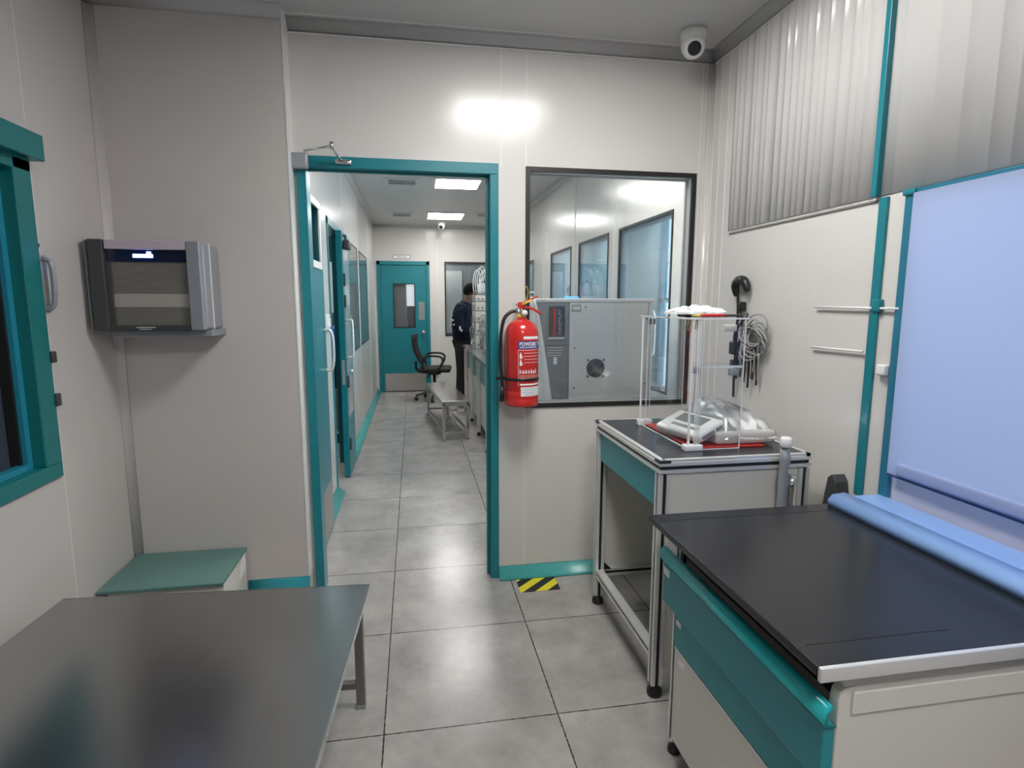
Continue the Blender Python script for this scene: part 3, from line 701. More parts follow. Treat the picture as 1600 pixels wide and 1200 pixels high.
# rails: top double & bottom
def rail(name, x0, x1, ya, yb, z0, z1, along):
    mb = MB(); h = z1-z0; g = h*.36
    mb.box(x0, x1, ya, yb, z0, z0+h/2-g/2).box(x0, x1, ya, yb, z1-h/2+g/2, z1)
    o = part(name, mb, 'alu', t)
    s = .006
    part('slot_insert', MB().box(x0+s, x1-s, ya+s if along == 'X' else ya+.001, yb-s if along == 'X' else yb-.001, z0+h/2-g/2-.001, z1-h/2+g/2+.001), 'black', o)
rail('top_rail', X0-.002, X1+.002, Y0-.002, Y0+.036, ZT-.05, ZT-.012, 'X')
rail('top_rail', X0-.002, X1+.002, Y1-.036, Y1+.002, ZT-.05, ZT-.012, 'X')
rail('top_rail', X0-.002, X0+.036, Y0+.036, Y1-.036, ZT-.05, ZT-.012, 'Y')
rail('top_rail', X1-.036, X1+.002, Y0+.036, Y1-.036, ZT-.05, ZT-.012, 'Y')
rail('lower_rail', X0+.002, X0+.036, Y0+.04, Y1-.04, .14, .178, 'Y')
rail('lower_rail', X0+.04, X1-.04, Y1-.036, Y1-.002, .14, .178, 'X')
rail('lower_rail', X1-.036, X1-.002, Y0+.04, Y1-.04, .14, .178, 'Y')
part('corner_cap', MB().rbox(X0-.006, X0+.04, Y0-.006, Y0+.04, ZT-.013, ZT-.003, .004), 'black', t)
part('corner_cap', MB().rbox(X0-.006, X0+.04, Y1-.04, Y1+.006, ZT-.013, ZT-.003, .004), 'black', t)
part('edge_trim', ring_y(MB(), 0, 1, 0, 1, .1, 0, 0) and MB().box(X0+.012, X1-.002, Y0, Y0+.018, ZT-.012, ZT-.001).box(X0, X0+.018, Y0+.0, Y1, ZT-.012, ZT-.001).box(X0, X1, Y1-.018, Y1, ZT-.012, ZT-.001).box(X1-.018, X1, Y0, Y1, ZT-.012, ZT-.001), 'alu', t)
part('worktop', B(X0+.018, X1-.018, Y0+.018, Y1-.018, ZT-.02, ZT), 'bench_top', t, 0, 'black worktop')
part('apron', B(X0+.012, X0+.018, Y0+.04, Y1-.04, .715, ZT-.052), mat('muted_teal_panel', (.02, .30, .34), .35), t, 0, 'teal apron panel')
part('side_panel', B(X0+.042, X1-.042, Y0+.010, Y0+.018, .10, ZT-.052), 'creamd', t, 0, 'pale side panel')
part('back_panel', B(X0+.042, X1-.042, Y1-.02, Y1-.012, .18, ZT-.052), 'creamd', t)
part('inner_panel', B(X1-.02, X1-.012, Y0+.04, Y1-.04, .18, ZT-.052), 'creamd', t)
part('bracket', MB().prism([(X0+.04, .18), (X0+.075, .18), (X0+.04, .215)], 'Y', Y1-.045, Y1-.03), 'black', t)

# chrome wrapped post beside the table
t = thing('wrapped_post', (1.285, 1.772, 0), 'silver foil-wrapped vertical post with white cap beside the balance table', 'post')
part('post', MB().tube([(1.285+random.uniform(-.002, .002), 1.772, .01+k*.04) for k in range(24)], lambda q: .017+.003*math.sin(q*60), 14, 1), 'grey_h', t)
part('cap', MB().lathe((1.283, 1.768, .935), [(.018, 0), (.020, .010), (.020, .030), (.016, .036)], 20), 'white', t)
part('foil', MB().tube([(1.318+random.uniform(-.004, .004), 1.772, .02+k*.045) for k in range(19)], lambda q: .012+.003*math.sin(q*83), 10, 1), 'chrome', t)

# red mat and balance, acrylic shield -------------------------------------------------
ZTT = ZT+.0006
o = MB().box(1.003, 1.30, 1.912, 2.355, ZTT, ZTT+.006).build('red_mat', mat('red_tray', (.48, .03, .025), .4), None, .002)
tag(o, 'flat red tray lying under the white balance', 'mat')
tray_z = ZTT+.0065
t = thing('laboratory_balance', (1.17, 2.13, tray_z), 'white laboratory balance with tilted display under clear plastic on the black table', 'balance')
part('base', MB().rbox(1.11, 1.36, 1.93, 2.25, tray_z, tray_z+.05, .015), 'inst', t)
rot = Matrix.Rotation(math.radians(-24), 4, 'Z') @ Matrix.Rotation(math.radians(-24), 4, 'Y')
# display head: local box, slanting up away from viewer-left
H = Matrix.Translation((1.066, 2.06, tray_z+.050)) @ Matrix.Rotation(math.radians(14), 4, 'Z') @ Matrix.Rotation(math.radians(-22), 4, 'Y')
hd = part('display_head', MB().rbox(-.07, .07, -.125, .125, -.018, .018, .012).xform(H), 'white', t)
part('screen', MB().box(-.005, .050, -.075, .075, .018, .0195).xform(H), mat('grey_lcd', (.20, .23, .22), .2), hd, 0, 'grey display window')
part('key_strip', MB().box(-.040, -.024, -.085, .06, .018, .0195).xform(H), 'grey_d', hd)
part('side_button', MB().rbox(-.05, .01, -.1275, -.1245, -.008, .006, .001).rbox(.02, .052, -.1275, -.1245, -.008, .006, .001).xform(H), 'grey_d', hd)
part('neck', MB().box(1.06, 1.13, 2.0, 2.12, tray_z, tray_z+.03), 'inst', t)
part('weighing_pan', MB().lathe((1.27, 2.09, tray_z+.05), [(.01, 0), (.012, .012), (.075, .014), (.075, .018)], 28), 'steel_b', t)

# acrylic shield
sx0, sx1, sy0, sy1, sz0, sz1 = .985, 1.185, 1.90, 2.375, ZTT, 1.385
t = thing('acrylic_draft_shield', ((sx0+sx1)/2, (sy0+sy1)/2, sz0), 'clear acrylic box shield standing over the white balance', 'shield')
th = .005
def sheet(name, x0, x1, ya, yb, z0, z1):
    o = part(name, B(x0, x1, ya, yb, z0, z1), 'acryl', t)
    return o
def edge(par, *bs):
    mb = MB()
    for b_ in bs: mb.box(*b_)
    part('bright_edge', mb, 'acryl_e', par)
e = .0022
s = sheet('side_sheet', sx0, sx0+th, sy0+.01, sy1-.01, sz0, sz1-.008)
edge(s, (sx0, sx0+th, sy0+.007, sy0+.01, sz0, sz1-.01), (sx0, sx0+th, sy1-.01, sy1-.007, sz0, sz1-.01), (sx0, sx0+th, sy0+.01, sy1-.01, sz0, sz0+.003))
s = sheet('front_sheet', sx0+.03, sx1, sy0, sy0+th, sz0, sz1-.008)
edge(s, (sx0+.0278, sx0+.030, sy0, sy0+th, sz0, sz1-.01), (sx1, sx1+e, sy0, sy0+th, sz0, sz1-.01), (sx0+.03, sx1, sy0, sy0+th, sz0+.0, sz0+.003))
s = sheet('back_sheet', sx0+.03, sx1, sy1-th, sy1, sz0, sz1-.008)
edge(s, (sx0+.0278, sx0+.030, sy1-th, sy1, sz0, sz1-.01), (sx1, sx1+e, sy1-th, sy1, sz0, sz1-.01))
s = sheet('top_sheet', sx0-.005, sx1+.01, sy0-.005, sy1+.005, sz1-.006, sz1)
edge(s, (sx0-.0072, sx0-.005, sy0-.005, sy1+.005, sz1-.006, sz1), (sx0-.005, sx1+.01, sy0-.0075, sy0-.005, sz1-.006, sz1))
s = sheet('inner_shelf', sx0+.03, sx1, sy0+.01, sy0+.16, 1.205, 1.209)
edge(s, (sx0+.03, sx1, sy0+.007, sy0+.01, 1.203, 1.211))
# angle uprights (double acrylic strips) near the two left corners
for yy in (sy0-.01, sy1-.035):
    part('corner_upright', MB().box(sx0-.012, sx0-.009, yy, yy+.004, sz0, sz1-.01).box(sx0+.014, sx0+.0165, yy, yy+.004, sz0, sz1-.01).box(sx0+.037, sx0+.039, yy+.012, yy+.016, sz0, sz1-.01), 'acryl_e', t)
part('latch', MB().rbox(sx0+.02, sx0+.055, sy1-.02, sy1-.008, 1.345, 1.37, .003), 'grey_dk', t)
part('latch', MB().rbox(sx0+.12, sx0+.17, sy0+.006, sy0+.02, 1.335, 1.36, .004), 'creamd', t)
part('hinge', MB().rbox(sx0+.005, sx0+.03, sy0+.002, sy0+.02, 1.185, 1.21, .003), 'grey_h', t)
part('hinge', MB().rbox(sx0+.15, sx0+.18, sy0+.002, sy0+.02, 1.175, 1.20, .003), 'grey_h', t)
part('foot_block', MB().rbox(sx0-.02, sx0+.05, sy0-.012, sy0+.02, sz0, sz0+.022, .003).rbox(sx0-.015, sx0+.05, sy1-.03, sy1-.005, sz0, sz0+.025, .003), 'acryl_e', t)
# crumpled tissue and red strip, black tray, on top
def crumple(name, cx, cy, cz, wx, wy, h, m, nx=18, ny=10, seed=3):
    rnd = random.Random(seed); vs = []; fs = []
    top = []
    for j in range(ny+1):
        for i in range(nx+1):
            u = i/nx*2-1; v = j/ny*2-1
            rr = max(0, 1-max(abs(u), abs(v))**2.5)
            k = 1+.12*math.sin(7*u+3*v)
            top.append((cx+u*wx*.5*k+rnd.uniform(-.004, .004), cy+v*wy*.5*k+rnd.uniform(-.004, .004), cz+.002+h*(.25+.75*rr)*(.55+.45*rnd.random())))
    n = len(top); bot = [(x, y, cz) for x, y, z in top]
    vs = top+bot; W = nx+1
    for j in range(ny):
        for i in range(nx):
            a = j*W+i; fs.append((a, a+1, a+W+1, a+W)); fs.append((n+a, n+a+W, n+a+W+1, n+a+1))
    for i in range(nx): fs.append((i, n+i, n+i+1, i+1)); a = ny*W+i; fs.append((a, a+1, n+a+1, n+a))
    for j in range(ny): a = j*W; fs.append((a, a+W, n+a+W, n+a)); a = j*W+nx; fs.append((a, n+a, n+a+W, a+W))
    return MB().add(vs, fs).build(name, m, None, origin=(cx, cy, cz))
TZ = sz1+.0008
o = B(1.01, 1.15, 2.02, 2.09, TZ, TZ+.009).build('black_tray', 'black', None, .002); tag(o, 'thin black tray on the shield top beneath the white tissue', 'tray')
o = crumple('tissue_paper', 1.075, 2.055, TZ+.0098, .19, .12, .036, 'whitep'); tag(o, 'crumpled white tissue lying on the black tray atop the shield', 'tissue')
t = thing('red_pen', (1.12, 1.955, TZ), 'dark red pen lying on top of the clear acrylic shield', 'pen')
part('barrel', MB().tube([(1.035, 1.955, TZ+.0065), (1.08, 1.955, TZ+.0065), (1.13, 1.955, TZ+.0065)], .006, 10, 2), 'red2', t)
part('tip', MB().cyl((1.035, 1.955, TZ+.0065), (1.0, 1.955, TZ+.0062), .0055, .0012, 10), 'yellow', t)
part('cap', MB().cyl((1.13, 1.955, TZ+.0065), (1.19, 1.955, TZ+.0065), .0062, .004, 10), 'grey_dk', t)
# pale bundle hanging beneath the top
o = MB()
for k in range(9): o.tube([(1.03+.008*k, 2.05, sz1-.0075), (1.028+.008*k+random.uniform(-.004, .004), 2.05, sz1-.025), (1.022+.009*k, 2.05, sz1-.045-random.uniform(0, .012))], .0022, 5, 2)
o = o.build('hanging_ties', mat('straw_tie', (.62, .62, .36), .6)); tag(o, 'pale straw coloured ties hanging under the shield top', 'ties')

# plastic sheet behind balance
def film():
    rnd = random.Random(5); vs = []; fs = []; nx, ny = 22, 18
    for j in range(ny+1):
        for i in range(nx+1):
            u = i/nx; v = j/ny; x = 1.135+u*.24; y = 1.925+v*.42
            h = .066+.050*math.exp(-((u-.35)**2*8+(v-.5)**2*3))+.010*math.sin(9*u+5*v)+rnd.uniform(-.006, .006)
            ed = min(u, v, 1-u, 1-v)*6
            h = h*min(1, .25+ed)
            vs.append((x+rnd.uniform(-.003, .003), y, tray_z+max(h, .012)+(.016 if .2 < u < .8 and .2 < v < .8 else 0)))
    W = nx+1
    for j in range(ny):
        for i in range(nx): a = j*W+i; fs.append((a, a+1, a+W+1, a+W))
    return MB().add(vs, fs, True).build('plastic_cover', 'film', None)
tag(film(), 'crumpled clear plastic sheet draped over the balance body', 'plastic sheet')

# black adapter and tangled cables on right wall
t = thing('cable_bundle', (1.48, 2.34, 1.07), 'tangle of grey cables with black plug hanging on the right wall above the balance', 'cables')
part('plug', MB().tube([(1.488, 2.475, 1.47), (1.478, 2.475, 1.515), (1.478, 2.45, 1.54), (1.478, 2.40, 1.535), (1.480, 2.375, 1.49)], lambda q: .010+.012*math.sin(PI*min(1, max(0, q)))**.6, 10), 'black', t, 0, 'curved black plug head')
part('clip', MB().rbox(1.475, 1.505, 2.415, 2.445, 1.40, 1.445, .008), 'black', t)
rnd = random.Random(11); mb = MB()
for k in range(12):
    cy, cz, ra, rb = 2.315+rnd.uniform(-.03, .03), 1.285+rnd.uniform(-.025, .03), rnd.uniform(.04, .105), rnd.uniform(.03, .075)
    ph = rnd.uniform(0, 6); xx = 1.478+rnd.uniform(-.014, .014); tl = rnd.uniform(-.6, .3)
    pts = []
    for q in range(15):
        a = ph+q/14*2*PI*1.05
        u, v = ra*math.cos(a)*(1+.1*math.sin(3*a)), rb*math.sin(a)
        pts.append((xx+.008*math.sin(2*a), cy+u*math.cos(tl)-v*math.sin(tl), cz+u*math.sin(tl)+v*math.cos(tl)))
    mb.tube(pts, .0036, 6, 3)
part('coil', mb, 'cable', t, 0, 'coiled grey cable')
mb = MB()
for k in range(6):
    y0_ = 2.41-.028*k; mb.tube([(1.482, y0_, 1.27-.01*k), (1.478, y0_-.01, 1.20), (1.484, y0_+rnd.uniform(-.01, .02), 1.12+rnd.uniform(-.03, .03))], .0035, 6, 4)
part('loose_end', mb, 'cable', t)
mb = MB(); mb.tube([(1.478, 2.46, 1.53), (1.485, 2.455, 1.42), (1.482, 2.45, 1.30), (1.475, 2.44, 1.12), (1.48, 2.445, 1.00)], .006, 7)
mb.tube([(1.478, 2.43, 1.44), (1.485, 2.41, 1.32), (1.47, 2.42, 1.20), (1.48, 2.43, 1.09)], .0055, 7); mb.tube([(1.49, 2.44, 1.40), (1.47, 2.45, 1.28), (1.48, 2.42, 1.16)], .005, 7)
for k in range(5): mb.tube([(1.48, 2.41-.03*k, 1.25), (1.484, 2.40-.03*k, 1.17), (1.48, 2.40-.033*k, 1.10-.02*(k%3))], .0045, 6)
part('black_lead', mb, 'black', t, 0, 'black lead hanging straight down')
part('coupler', MB().rbox(1.46, 1.50, 2.43, 2.475, 1.20, 1.26, .006).rbox(1.465, 1.50, 2.435, 2.47, 1.14, 1.175, .006), 'black', t)
part('lead_to_shield', MB().tube([(1.19, 1.96, sz1+.008), (1.30, 2.08, sz1+.012), (1.465, 2.35, 1.375), (1.478, 2.43, 1.33), (1.48, 2.44, 1.28)], .004, 7), 'black', t)

# ------------------------------------------------------------------ upper ribbed cladding of the right wall
rnd = random.Random(21); mb = MB(); y = 2.60
prof = [(XR+.001, 2.62)]
poly = []
while y > -2.2:
    g_ = rnd.uniform(.018, .055) if y > 1.7 else rnd.uniform(.04, .11)
    w_ = rnd.uniform(.006, .016); h_ = rnd.uniform(.003, .007) if y > 1.7 else rnd.uniform(.0015, .003)
    poly.append((y, w_, h_)); y -= g_+w_
pts = [(XR-.0005, 2.62), (XR-.004, 2.615)]
for (y, w_, h_) in poly:
    if 1.66 < y < 1.74: continue
    b_ = XR-.004
    pts += [(b_, y), (b_-h_, y-w_*.35), (b_-h_, y-w_*.65), (b_, y-w_)]
pts += [(XR-.004, -2.25), (XR-.0005, -2.25)]
vs = []; fs = []
for (x, y) in pts: vs += [(x, y, 1.783), (x, y, 2.612)]
n = len(pts)
for k in range(n): a = 2*k; b_ = 2*((k+1) % n); fs.append((a, b_, b_+1, a+1))
fs.append(tuple(2*k for k in range(n)))
struct(MB().add(vs, fs, True).build('trim_13', 'wall_s', None), 'vertically ribbed pale cladding on the upper right wall')
struct(MB().box(XR-.006, XR-.001, 1.66, 2.60, 1.766, 1.772).build('trim_14', mat('dark_joint', (.22, .21, .19), .6)), 'dark joint line under the ribbed cladding')
struct(MB().box(XR-.010, XR-.001, 1.655, 1.690, .78, 1.775).build('trim_15', 'teal', None, .002), 'teal vertical strip beside the blind window')
struct(MB().box(XR-.024, XR-.004, 1.690, 1.712, 1.78, 2.62).build('trim_16', 'teal', None, .002), 'thin teal vertical strip up to the ceiling')

# window with blind
mb = MB().box(XR-.012, XR+.06, BL1-.005, BL1+.030, BZ0-.02, BZ1+.005).box(XR-.012, XR+.06, BL0, BL1, BZ1-.02, BZ1+.004)
w = struct(mb.build('window_12', mat('blue_teal_jamb', (.02, .17, .26), .3), None, .002), 'foreground right window with teal-blue jamb')
part('window_pane', B(XR+.03, XR+.036, BL0, BL1, .905, BZ1-.02), 'glass_b', w)
part('lower_panel', B(XR+.004, XR+.03, BL0, BL1, BZ0, .905), mat('lilac_grey_panel', (.62, .59, .66), .4), w, 0, 'lilac grey panel under the pane')
part('jamb_cap', MB().rbox(XR-.02, XR, BL1-.01, BL1+.035, BZ1-.012, BZ1+.006, .004), 'teal', w)
o = MB().rbox(1.36, XR-.001, BL0, 1.585, .787, .815, .008).prism([(1.335, .787), (1.315, .787), (1.315, .806), (1.33, .822), (1.375, .826), (1.375, .80)], 'Y', BL0, 1.585, True)
struct(o.build('trim_17', 'ledge'), 'light blue rounded ledge under the blind')
t = thing('roller_blind', (1.487, .6, .88), 'pale blue backlit roller blind over the foreground right window', 'blind')
part('fabric', B(1.485, 1.488, BL0+.02, BL1-.012, .90, BZ1-.01), 'blind', t)
part('bottom_bar', MB().rbox(1.470, 1.490, BL0+.02, 1.50, .905, .945, .008), 'bar', t)
part('hem', MB().box(1.4835, 1.4895, BL0+.02, BL1-.012, .893, .900), mat('navy_hem', (.05, .08, .2), .5), t)
# conduits and clip
t = thing('white_conduit', (XR, 1.75, 1.42), 'thin white horizontal conduit on the right wall, the upper of two', 'conduit', 'wall conduits')
part('tube', MB().cyl((XR-.012, 1.57, 1.42), (XR-.012, 1.95, 1.423), .004, None, 8), 'white', t)
part('saddle', MB().rbox(XR-.018, XR-.001, 1.64, 1.675, 1.41, 1.45, .004), 'teal', t)
t = thing('white_conduit', (XR, 1.75, 1.28), 'thin white horizontal conduit on the right wall, the lower of two', 'conduit', 'wall conduits')
part('tube', MB().cyl((XR-.012, 1.70, 1.275), (XR-.012, 1.955, 1.272), .004, None, 8), 'white', t)
o = MB().rbox(XR-.022, XR-.001, 1.595, 1.63, 1.205, 1.24, .005).build('wall_clip', 'white'); tag(o, 'small white wall clip between the teal strip and the blind', 'clip')
o = MB().prism([(1.80, .60), (1.70, .60), (1.695, .735), (1.715, .755), (1.725, .81), (1.745, .835), (1.765, .82), (1.775, .76)], 'X', 1.455, XR-.001).build('cable_gland', 'grey_dk', None, .004)
tag(o, 'dark grey upright bracket on the wall behind the black bench top', 'bracket')

# ------------------------------------------------------------------ foreground black-topped cabinet bench
t = thing('lab_cabinet_bench', (1.05, 1.2, 0), 'black-topped lab bench with teal drawer and cream cabinet below the blue blind', 'bench')
part('worktop', B(.706, 1.42, .842, 1.602, .765, .785), 'granite', t, .003, 'glossy black top')
part('top_joint', MB().box(.71, 1.312, 1.545, 1.5475, .785, .7856), 'black', t); part('top_joint', MB().box(.73, 1.05, .905, .907, .785, .7856), 'black', t)
part('edge_trim', MB().rbox(.706, 1.42, .832, .842, .758, .787, .003), 'alu', t, 0, 'silver edging on the near side')
part('under_frame', MB().box(.79, 1.40, .875, 1.56, .745, .764).box(.80, .83, .88, 1.56, .67, .745), 'dark', t)
part('side_rail', MB().rbox(.775, 1.40, .855, .875, .725, .757, .006), 'alu_m', t)
ep = part('end_panel', MB().prism([(.775, .06), (.775, .69), (.779, .708), (.79, .718), (.81, .722), (1.40, .722), (1.40, .06)], 'Y', .862, .890), 'cream', t, .004, 'cream end panel with rounded corner')
part('panel_lip', MB().box(.80, 1.395, .856, .862, .665, .712), 'cream', ep, .004)
part('screw', MB().cyl((1.19, .853, .69), (1.19, .857, .69), .004), 'black', ep)
part('carcass', MB().box(.79, 1.39, .892, 1.515, .08, .66), 'cream', t)
mb, c = leg_(.785, 1.535, .045, .745, .032)
l = part('leg', mb, 'alu', t); part('slot_insert', c, 'black', l)
part('foot', MB().lathe((.801, 1.551, 0), [(.020, .001), (.022, .005), (.021, .018), (.009, .028), (.008, .05)], 18), 'black', l)
for (x, y) in ((1.36, 1.535), (.80, .90), (1.36, .90)):
    l = part('leg', MB().box(x, x+.032, y, y+.032, .045, .10 if y < 1 else .745), 'alu', t)
    part('foot', MB().lathe((x+.016, y+.016, 0), [(.020, .001), (.022, .005), (.021, .018), (.009, .028), (.008, .05)], 18), 'black', l)
part('back_panel', B(.83, 1.36, 1.55, 1.556, .12, .74), 'cream', t)
# drawer (slightly open) with bright lip
dr = part('drawer', MB().box(.752, .790, .868, 1.578, .512, .640), mat('drawer_teal', (.015, .26, .30), .3), t, .004, 'teal drawer front standing slightly open')
part('drawer_lip', MB().prism([(.752, .640), (.742, .652), (.740, .672), (.748, .684), (.760, .688), (.764, .680), (.756, .668), (.757, .655), (.775, .640)], 'Y', .862, 1.586, True), 'teal_b', dr, 0, 'bright teal grip lip')
part('corner_sticker', B(.7505, .752, 1.535, 1.572, .605, .628), 'whitep', dr)
d2 = part('drawer', MB().box(.764, .790, .872, 1.515, .402, .507), mat('drawer_teal_lower', (.012, .25, .28), .35), t, .003, 'lower teal drawer front')
part('corner_sticker', B(.7625, .764, 1.47, 1.50, .475, .492), 'whitep', d2)
d3 = part('cabinet_door', MB().box(.768, .790, .876, 1.51, .085, .392), 'cream', t, .003, 'cream cabinet front below the drawers')
part('door_edge', MB().box(.766, .79, .876, 1.51, .392, .398), 'alu', d3)
part('corner_sticker', B(.7665, .768, 1.45, 1.485, .355, .372), 'whitep', d3)

# ------------------------------------------------------------------ incubator behind the partition window
mx0, mx1, my0, my1, mz0, mz1 = .715, 1.335, 3.07, 3.72, .86, 1.462
t = thing('lab_stand', (1.02, 3.4, 0), 'low steel stand under the grey incubator behind the partition window', 'stand')
part('stand_top', B(.70, 1.35, 3.05, 3.75, .82, .85), 'alu_m', t)
for (x, y) in ((.71, 3.06), (1.31, 3.06), (.71, 3.71), (1.31, 3.71)): part('leg', B(x, x+.03, y, y+.03, 0, .82), 'alu_m', t)
t = thing('incubator', (1.02, 3.4, .8505), 'large grey metal instrument with round fan grille behind the partition window', 'instrument')
mz0 = .851
part('cabinet', B(mx0+.135, mx1, my0, my1, mz0, mz1-.02), 'grey_m', t, .004)
part('front_section', B(mx0, mx0+.133, my0+.004, my1, mz0, mz1-.02), 'grey_d', t, .003, 'dark grey front section')
part('top_cover', B(mx0-.004, mx1+.004, my0-.004, my1+.004, mz1-.02, mz1), 'grey_m', t, .004)
part('edge_fold', B(mx1-.028, mx1-.025, my0-.002, my0+.001, mz0, mz1-.02), 'grey_h', t)
part('viewing_window', B(mx0+.018, mx0+.108, my0+.001, my0+.005, 1.255, 1.42), 'grey_dk', t)
part('red_column', B(mx0+.042, mx0+.056, my0-.001, my0+.001, 1.26, 1.41), 'red2', t)
mb = MB(); rnd = random.Random(4)
for k in range(14): mb.tube([(mx0+.068+.003*(k % 4), my0-.0005, 1.40-.01*k), (mx0+.075+rnd.uniform(-.008, .01), my0-.0005, 1.395-.01*k), (mx0+.085+rnd.uniform(-.005, .01), my0-.0005, 1.40-.01*k)], .0013, 4, 2)
part('tubing', mb, 'alu', t)
part('panel_line', B(mx0+.0, mx0+.133, my0+.001, my0+.0045, 1.205, 1.2075), 'black', t)
part('ledge', B(mx0+.012, mx0+.105, my0-.008, my0+.004, 1.240, 1.248), 'alu', t)
mb = MB()
for k in range(4): mb.box(mx0+.012, mx0+.10-.004*k, my0-.0005, my0+.0042, 1.19-.014*k, 1.193-.014*k)
part('vent_slots', mb, 'alu', t)
part('hanging_tag', B(mx0+.045, mx0+.066, my0-.001, my0+.003, 1.10, 1.14), 'whitep', t)
part('rating_plate', MB().box(mx0+.145, mx0+.20, my0-.0015, my0+.0, 1.39, 1.428), 'grey_h', t)
part('plate_print', MB().box(mx0+.152, mx0+.193, my0-.0022, my0-.0015, 1.400, 1.419), 'grey_m', t)
fx_, fz_ = 1.005, 1.075
g = part('fan_grille', MB().cyl((fx_, my0-.001, fz_), (fx_, my0+.0, fz_), .053, None, 40), 'dark', t, 0, 'round black fan opening')
mb = MB()
for rr in (.012, .021, .030, .039, .048):
    mb.tube([(fx_+rr*math.cos(2*PI*k/28), my0-.005, fz_+rr*math.sin(2*PI*k/28)) for k in range(29)], .0013, 5, 1)
for a in (45, 135):
    c, s_ = math.cos(math.radians(a)), math.sin(math.radians(a)); mb.cyl((fx_-.068*c, my0-.003, fz_-.068*s_), (fx_+.068*c, my0-.003, fz_+.068*s_), .0018, None, 6)
part('guard_rings', mb, 'inst_g', g)
mb = MB()
for a in (45, 135, 225, 315): mb.cyl((fx_+.066*math.cos(math.radians(a)), my0-.005, fz_+.066*math.sin(math.radians(a))), (fx_+.066*math.cos(math.radians(a)), my0, fz_+.066*math.sin(math.radians(a))), .0055, None, 10)
part('guard_screw', mb, 'grey_dk', g)
mb = MB()
for (x, z) in ((.88, 1.19), (.88, .965), (.94, 1.415), (1.30, 1.35), (1.30, .98)): mb.cyl((x, my0-.002, z), (x, my0, z), .0045, None, 8)
part('panel_screw', mb, 'black', t)
o = MB()
for k in range(9): o.rbox(.925+.013*(k % 5), .945+.013*(k % 5), 3.40+.05*(k//5), 3.43+.05*(k//5), mz1+.0005, mz1+.016, .004)
o = o.build('blue_cap_bundle', 'bluecap'); tag(o, 'small pale blue plastic bundle on top of the grey instrument', 'bundle')

# white coat hanging behind the glass
rnd = random.Random(9); vs = []; fs = []; n1, n2 = 22, 20
for j in range(n2+1):
    v = j/n2; z = 1.47-.95*v
    wl = .60; wr = .635+.115*min(1, v*1.5)**.8
    for i in range(n1+1):
        u = i/n1; vs.append((wl+(wr-wl)*u, 2.995+.016*math.sin(u*13+v*2)*(.3+v)+rnd.uniform(-.001, .001), z))
m_ = len(vs); vs += [(x, y+.02, z) for x, y, z in vs]; W = n1+1
for j in range(n2):
    for i in range(n1): a = j*W+i; fs += [(a, a+1, a+W+1, a+W), (m_+a, m_+a+W, m_+a+W+1, m_+a+1)]
for j in range(n2): a = j*W; fs.append((a, a+W, m_+a+W, m_+a)); a = j*W+n1; fs.append((a, m_+a, m_+a+W, a+W))
for i in range(n1): fs.append((i, m_+i, m_+i+1, i+1)); a = n2*W+i; fs.append((a, a+1, m_+a+1, m_+a))
o = MB().add(vs, fs, True).build('lab_coat', 'coatw'); tag(o, 'white lab coat hanging behind the partition glass beside the grey instrument', 'coat')
o = MB().cyl((.612, YP+.081, 1.49), (.612, 3.05, 1.49), .006, None, 8).cyl((.612, 3.045, 1.49), (.612, 3.05, 1.52), .006, None, 8).build('coat_hook', 'alu'); tag(o, 'metal coat hook on the back of the partition holding the white coat', 'hook')

# grey conduit-shaped appliance near W1 (seen through shield)
t = thing('eyewash_heater', (1.44, 3.42, .95), 'grey rounded wall box with pale blue rim at the lab window behind the shield', 'wall box')
part('body', MB().rbox(1.40, XR-.001, 3.40, 3.60, 1.10, 1.38, .02), 'grey_d', t)
part('rim', MB().tube([(1.395, 3.395, 1.39), (1.45, 3.395, 1.395), (1.488, 3.395, 1.36), (1.49, 3.395, 1.15), (1.47, 3.395, 1.11)], .006, 8), 'white', t)

# ------------------------------------------------------------------ corridor lab bench and instruments
t = thing('lab_island_bench', (1.0, 6.2, 0), 'grey-topped lab bench with teal drawers and cream doors along the corridor', 'bench')
part('worktop', B(.635, 1.35, 4.55, 7.65, .862, .89), mat('grey_worktop', (.16, .17, .18), .2), t, .003)
yy = 4.6
for k in range(4):
    ya_, yb_ = yy+k*.76, yy+k*.76+.72
    c = part('cabinet', B(.72, 1.33, ya_, yb_, .10, .86), 'cream', t)
    part('drawer', B(.702, .72, ya_+.01, yb_-.01, .60, .84), mat('muted_green_teal', (.08, .23, .22), .4), c)
    d = part('door', B(.702, .72, ya_+.01, yb_-.01, .13, .59), 'cream', c)
    part('handle', MB().cyl((.69, ya_+.1, .56), (.69, ya_+.25, .56), .006, None, 8), 'alu', d)
for k in range(5):
    y_ = yy-.03+k*.762
    l = part('leg', B(.66, .70, y_-.012, y_+.028, .04, .86), 'alu', t)
    part('foot', MB().lathe((.68, y_+.008, 0), [(.022, 0), (.022, .02), (.01, .03), (.01, .045)], 14), 'black', l)
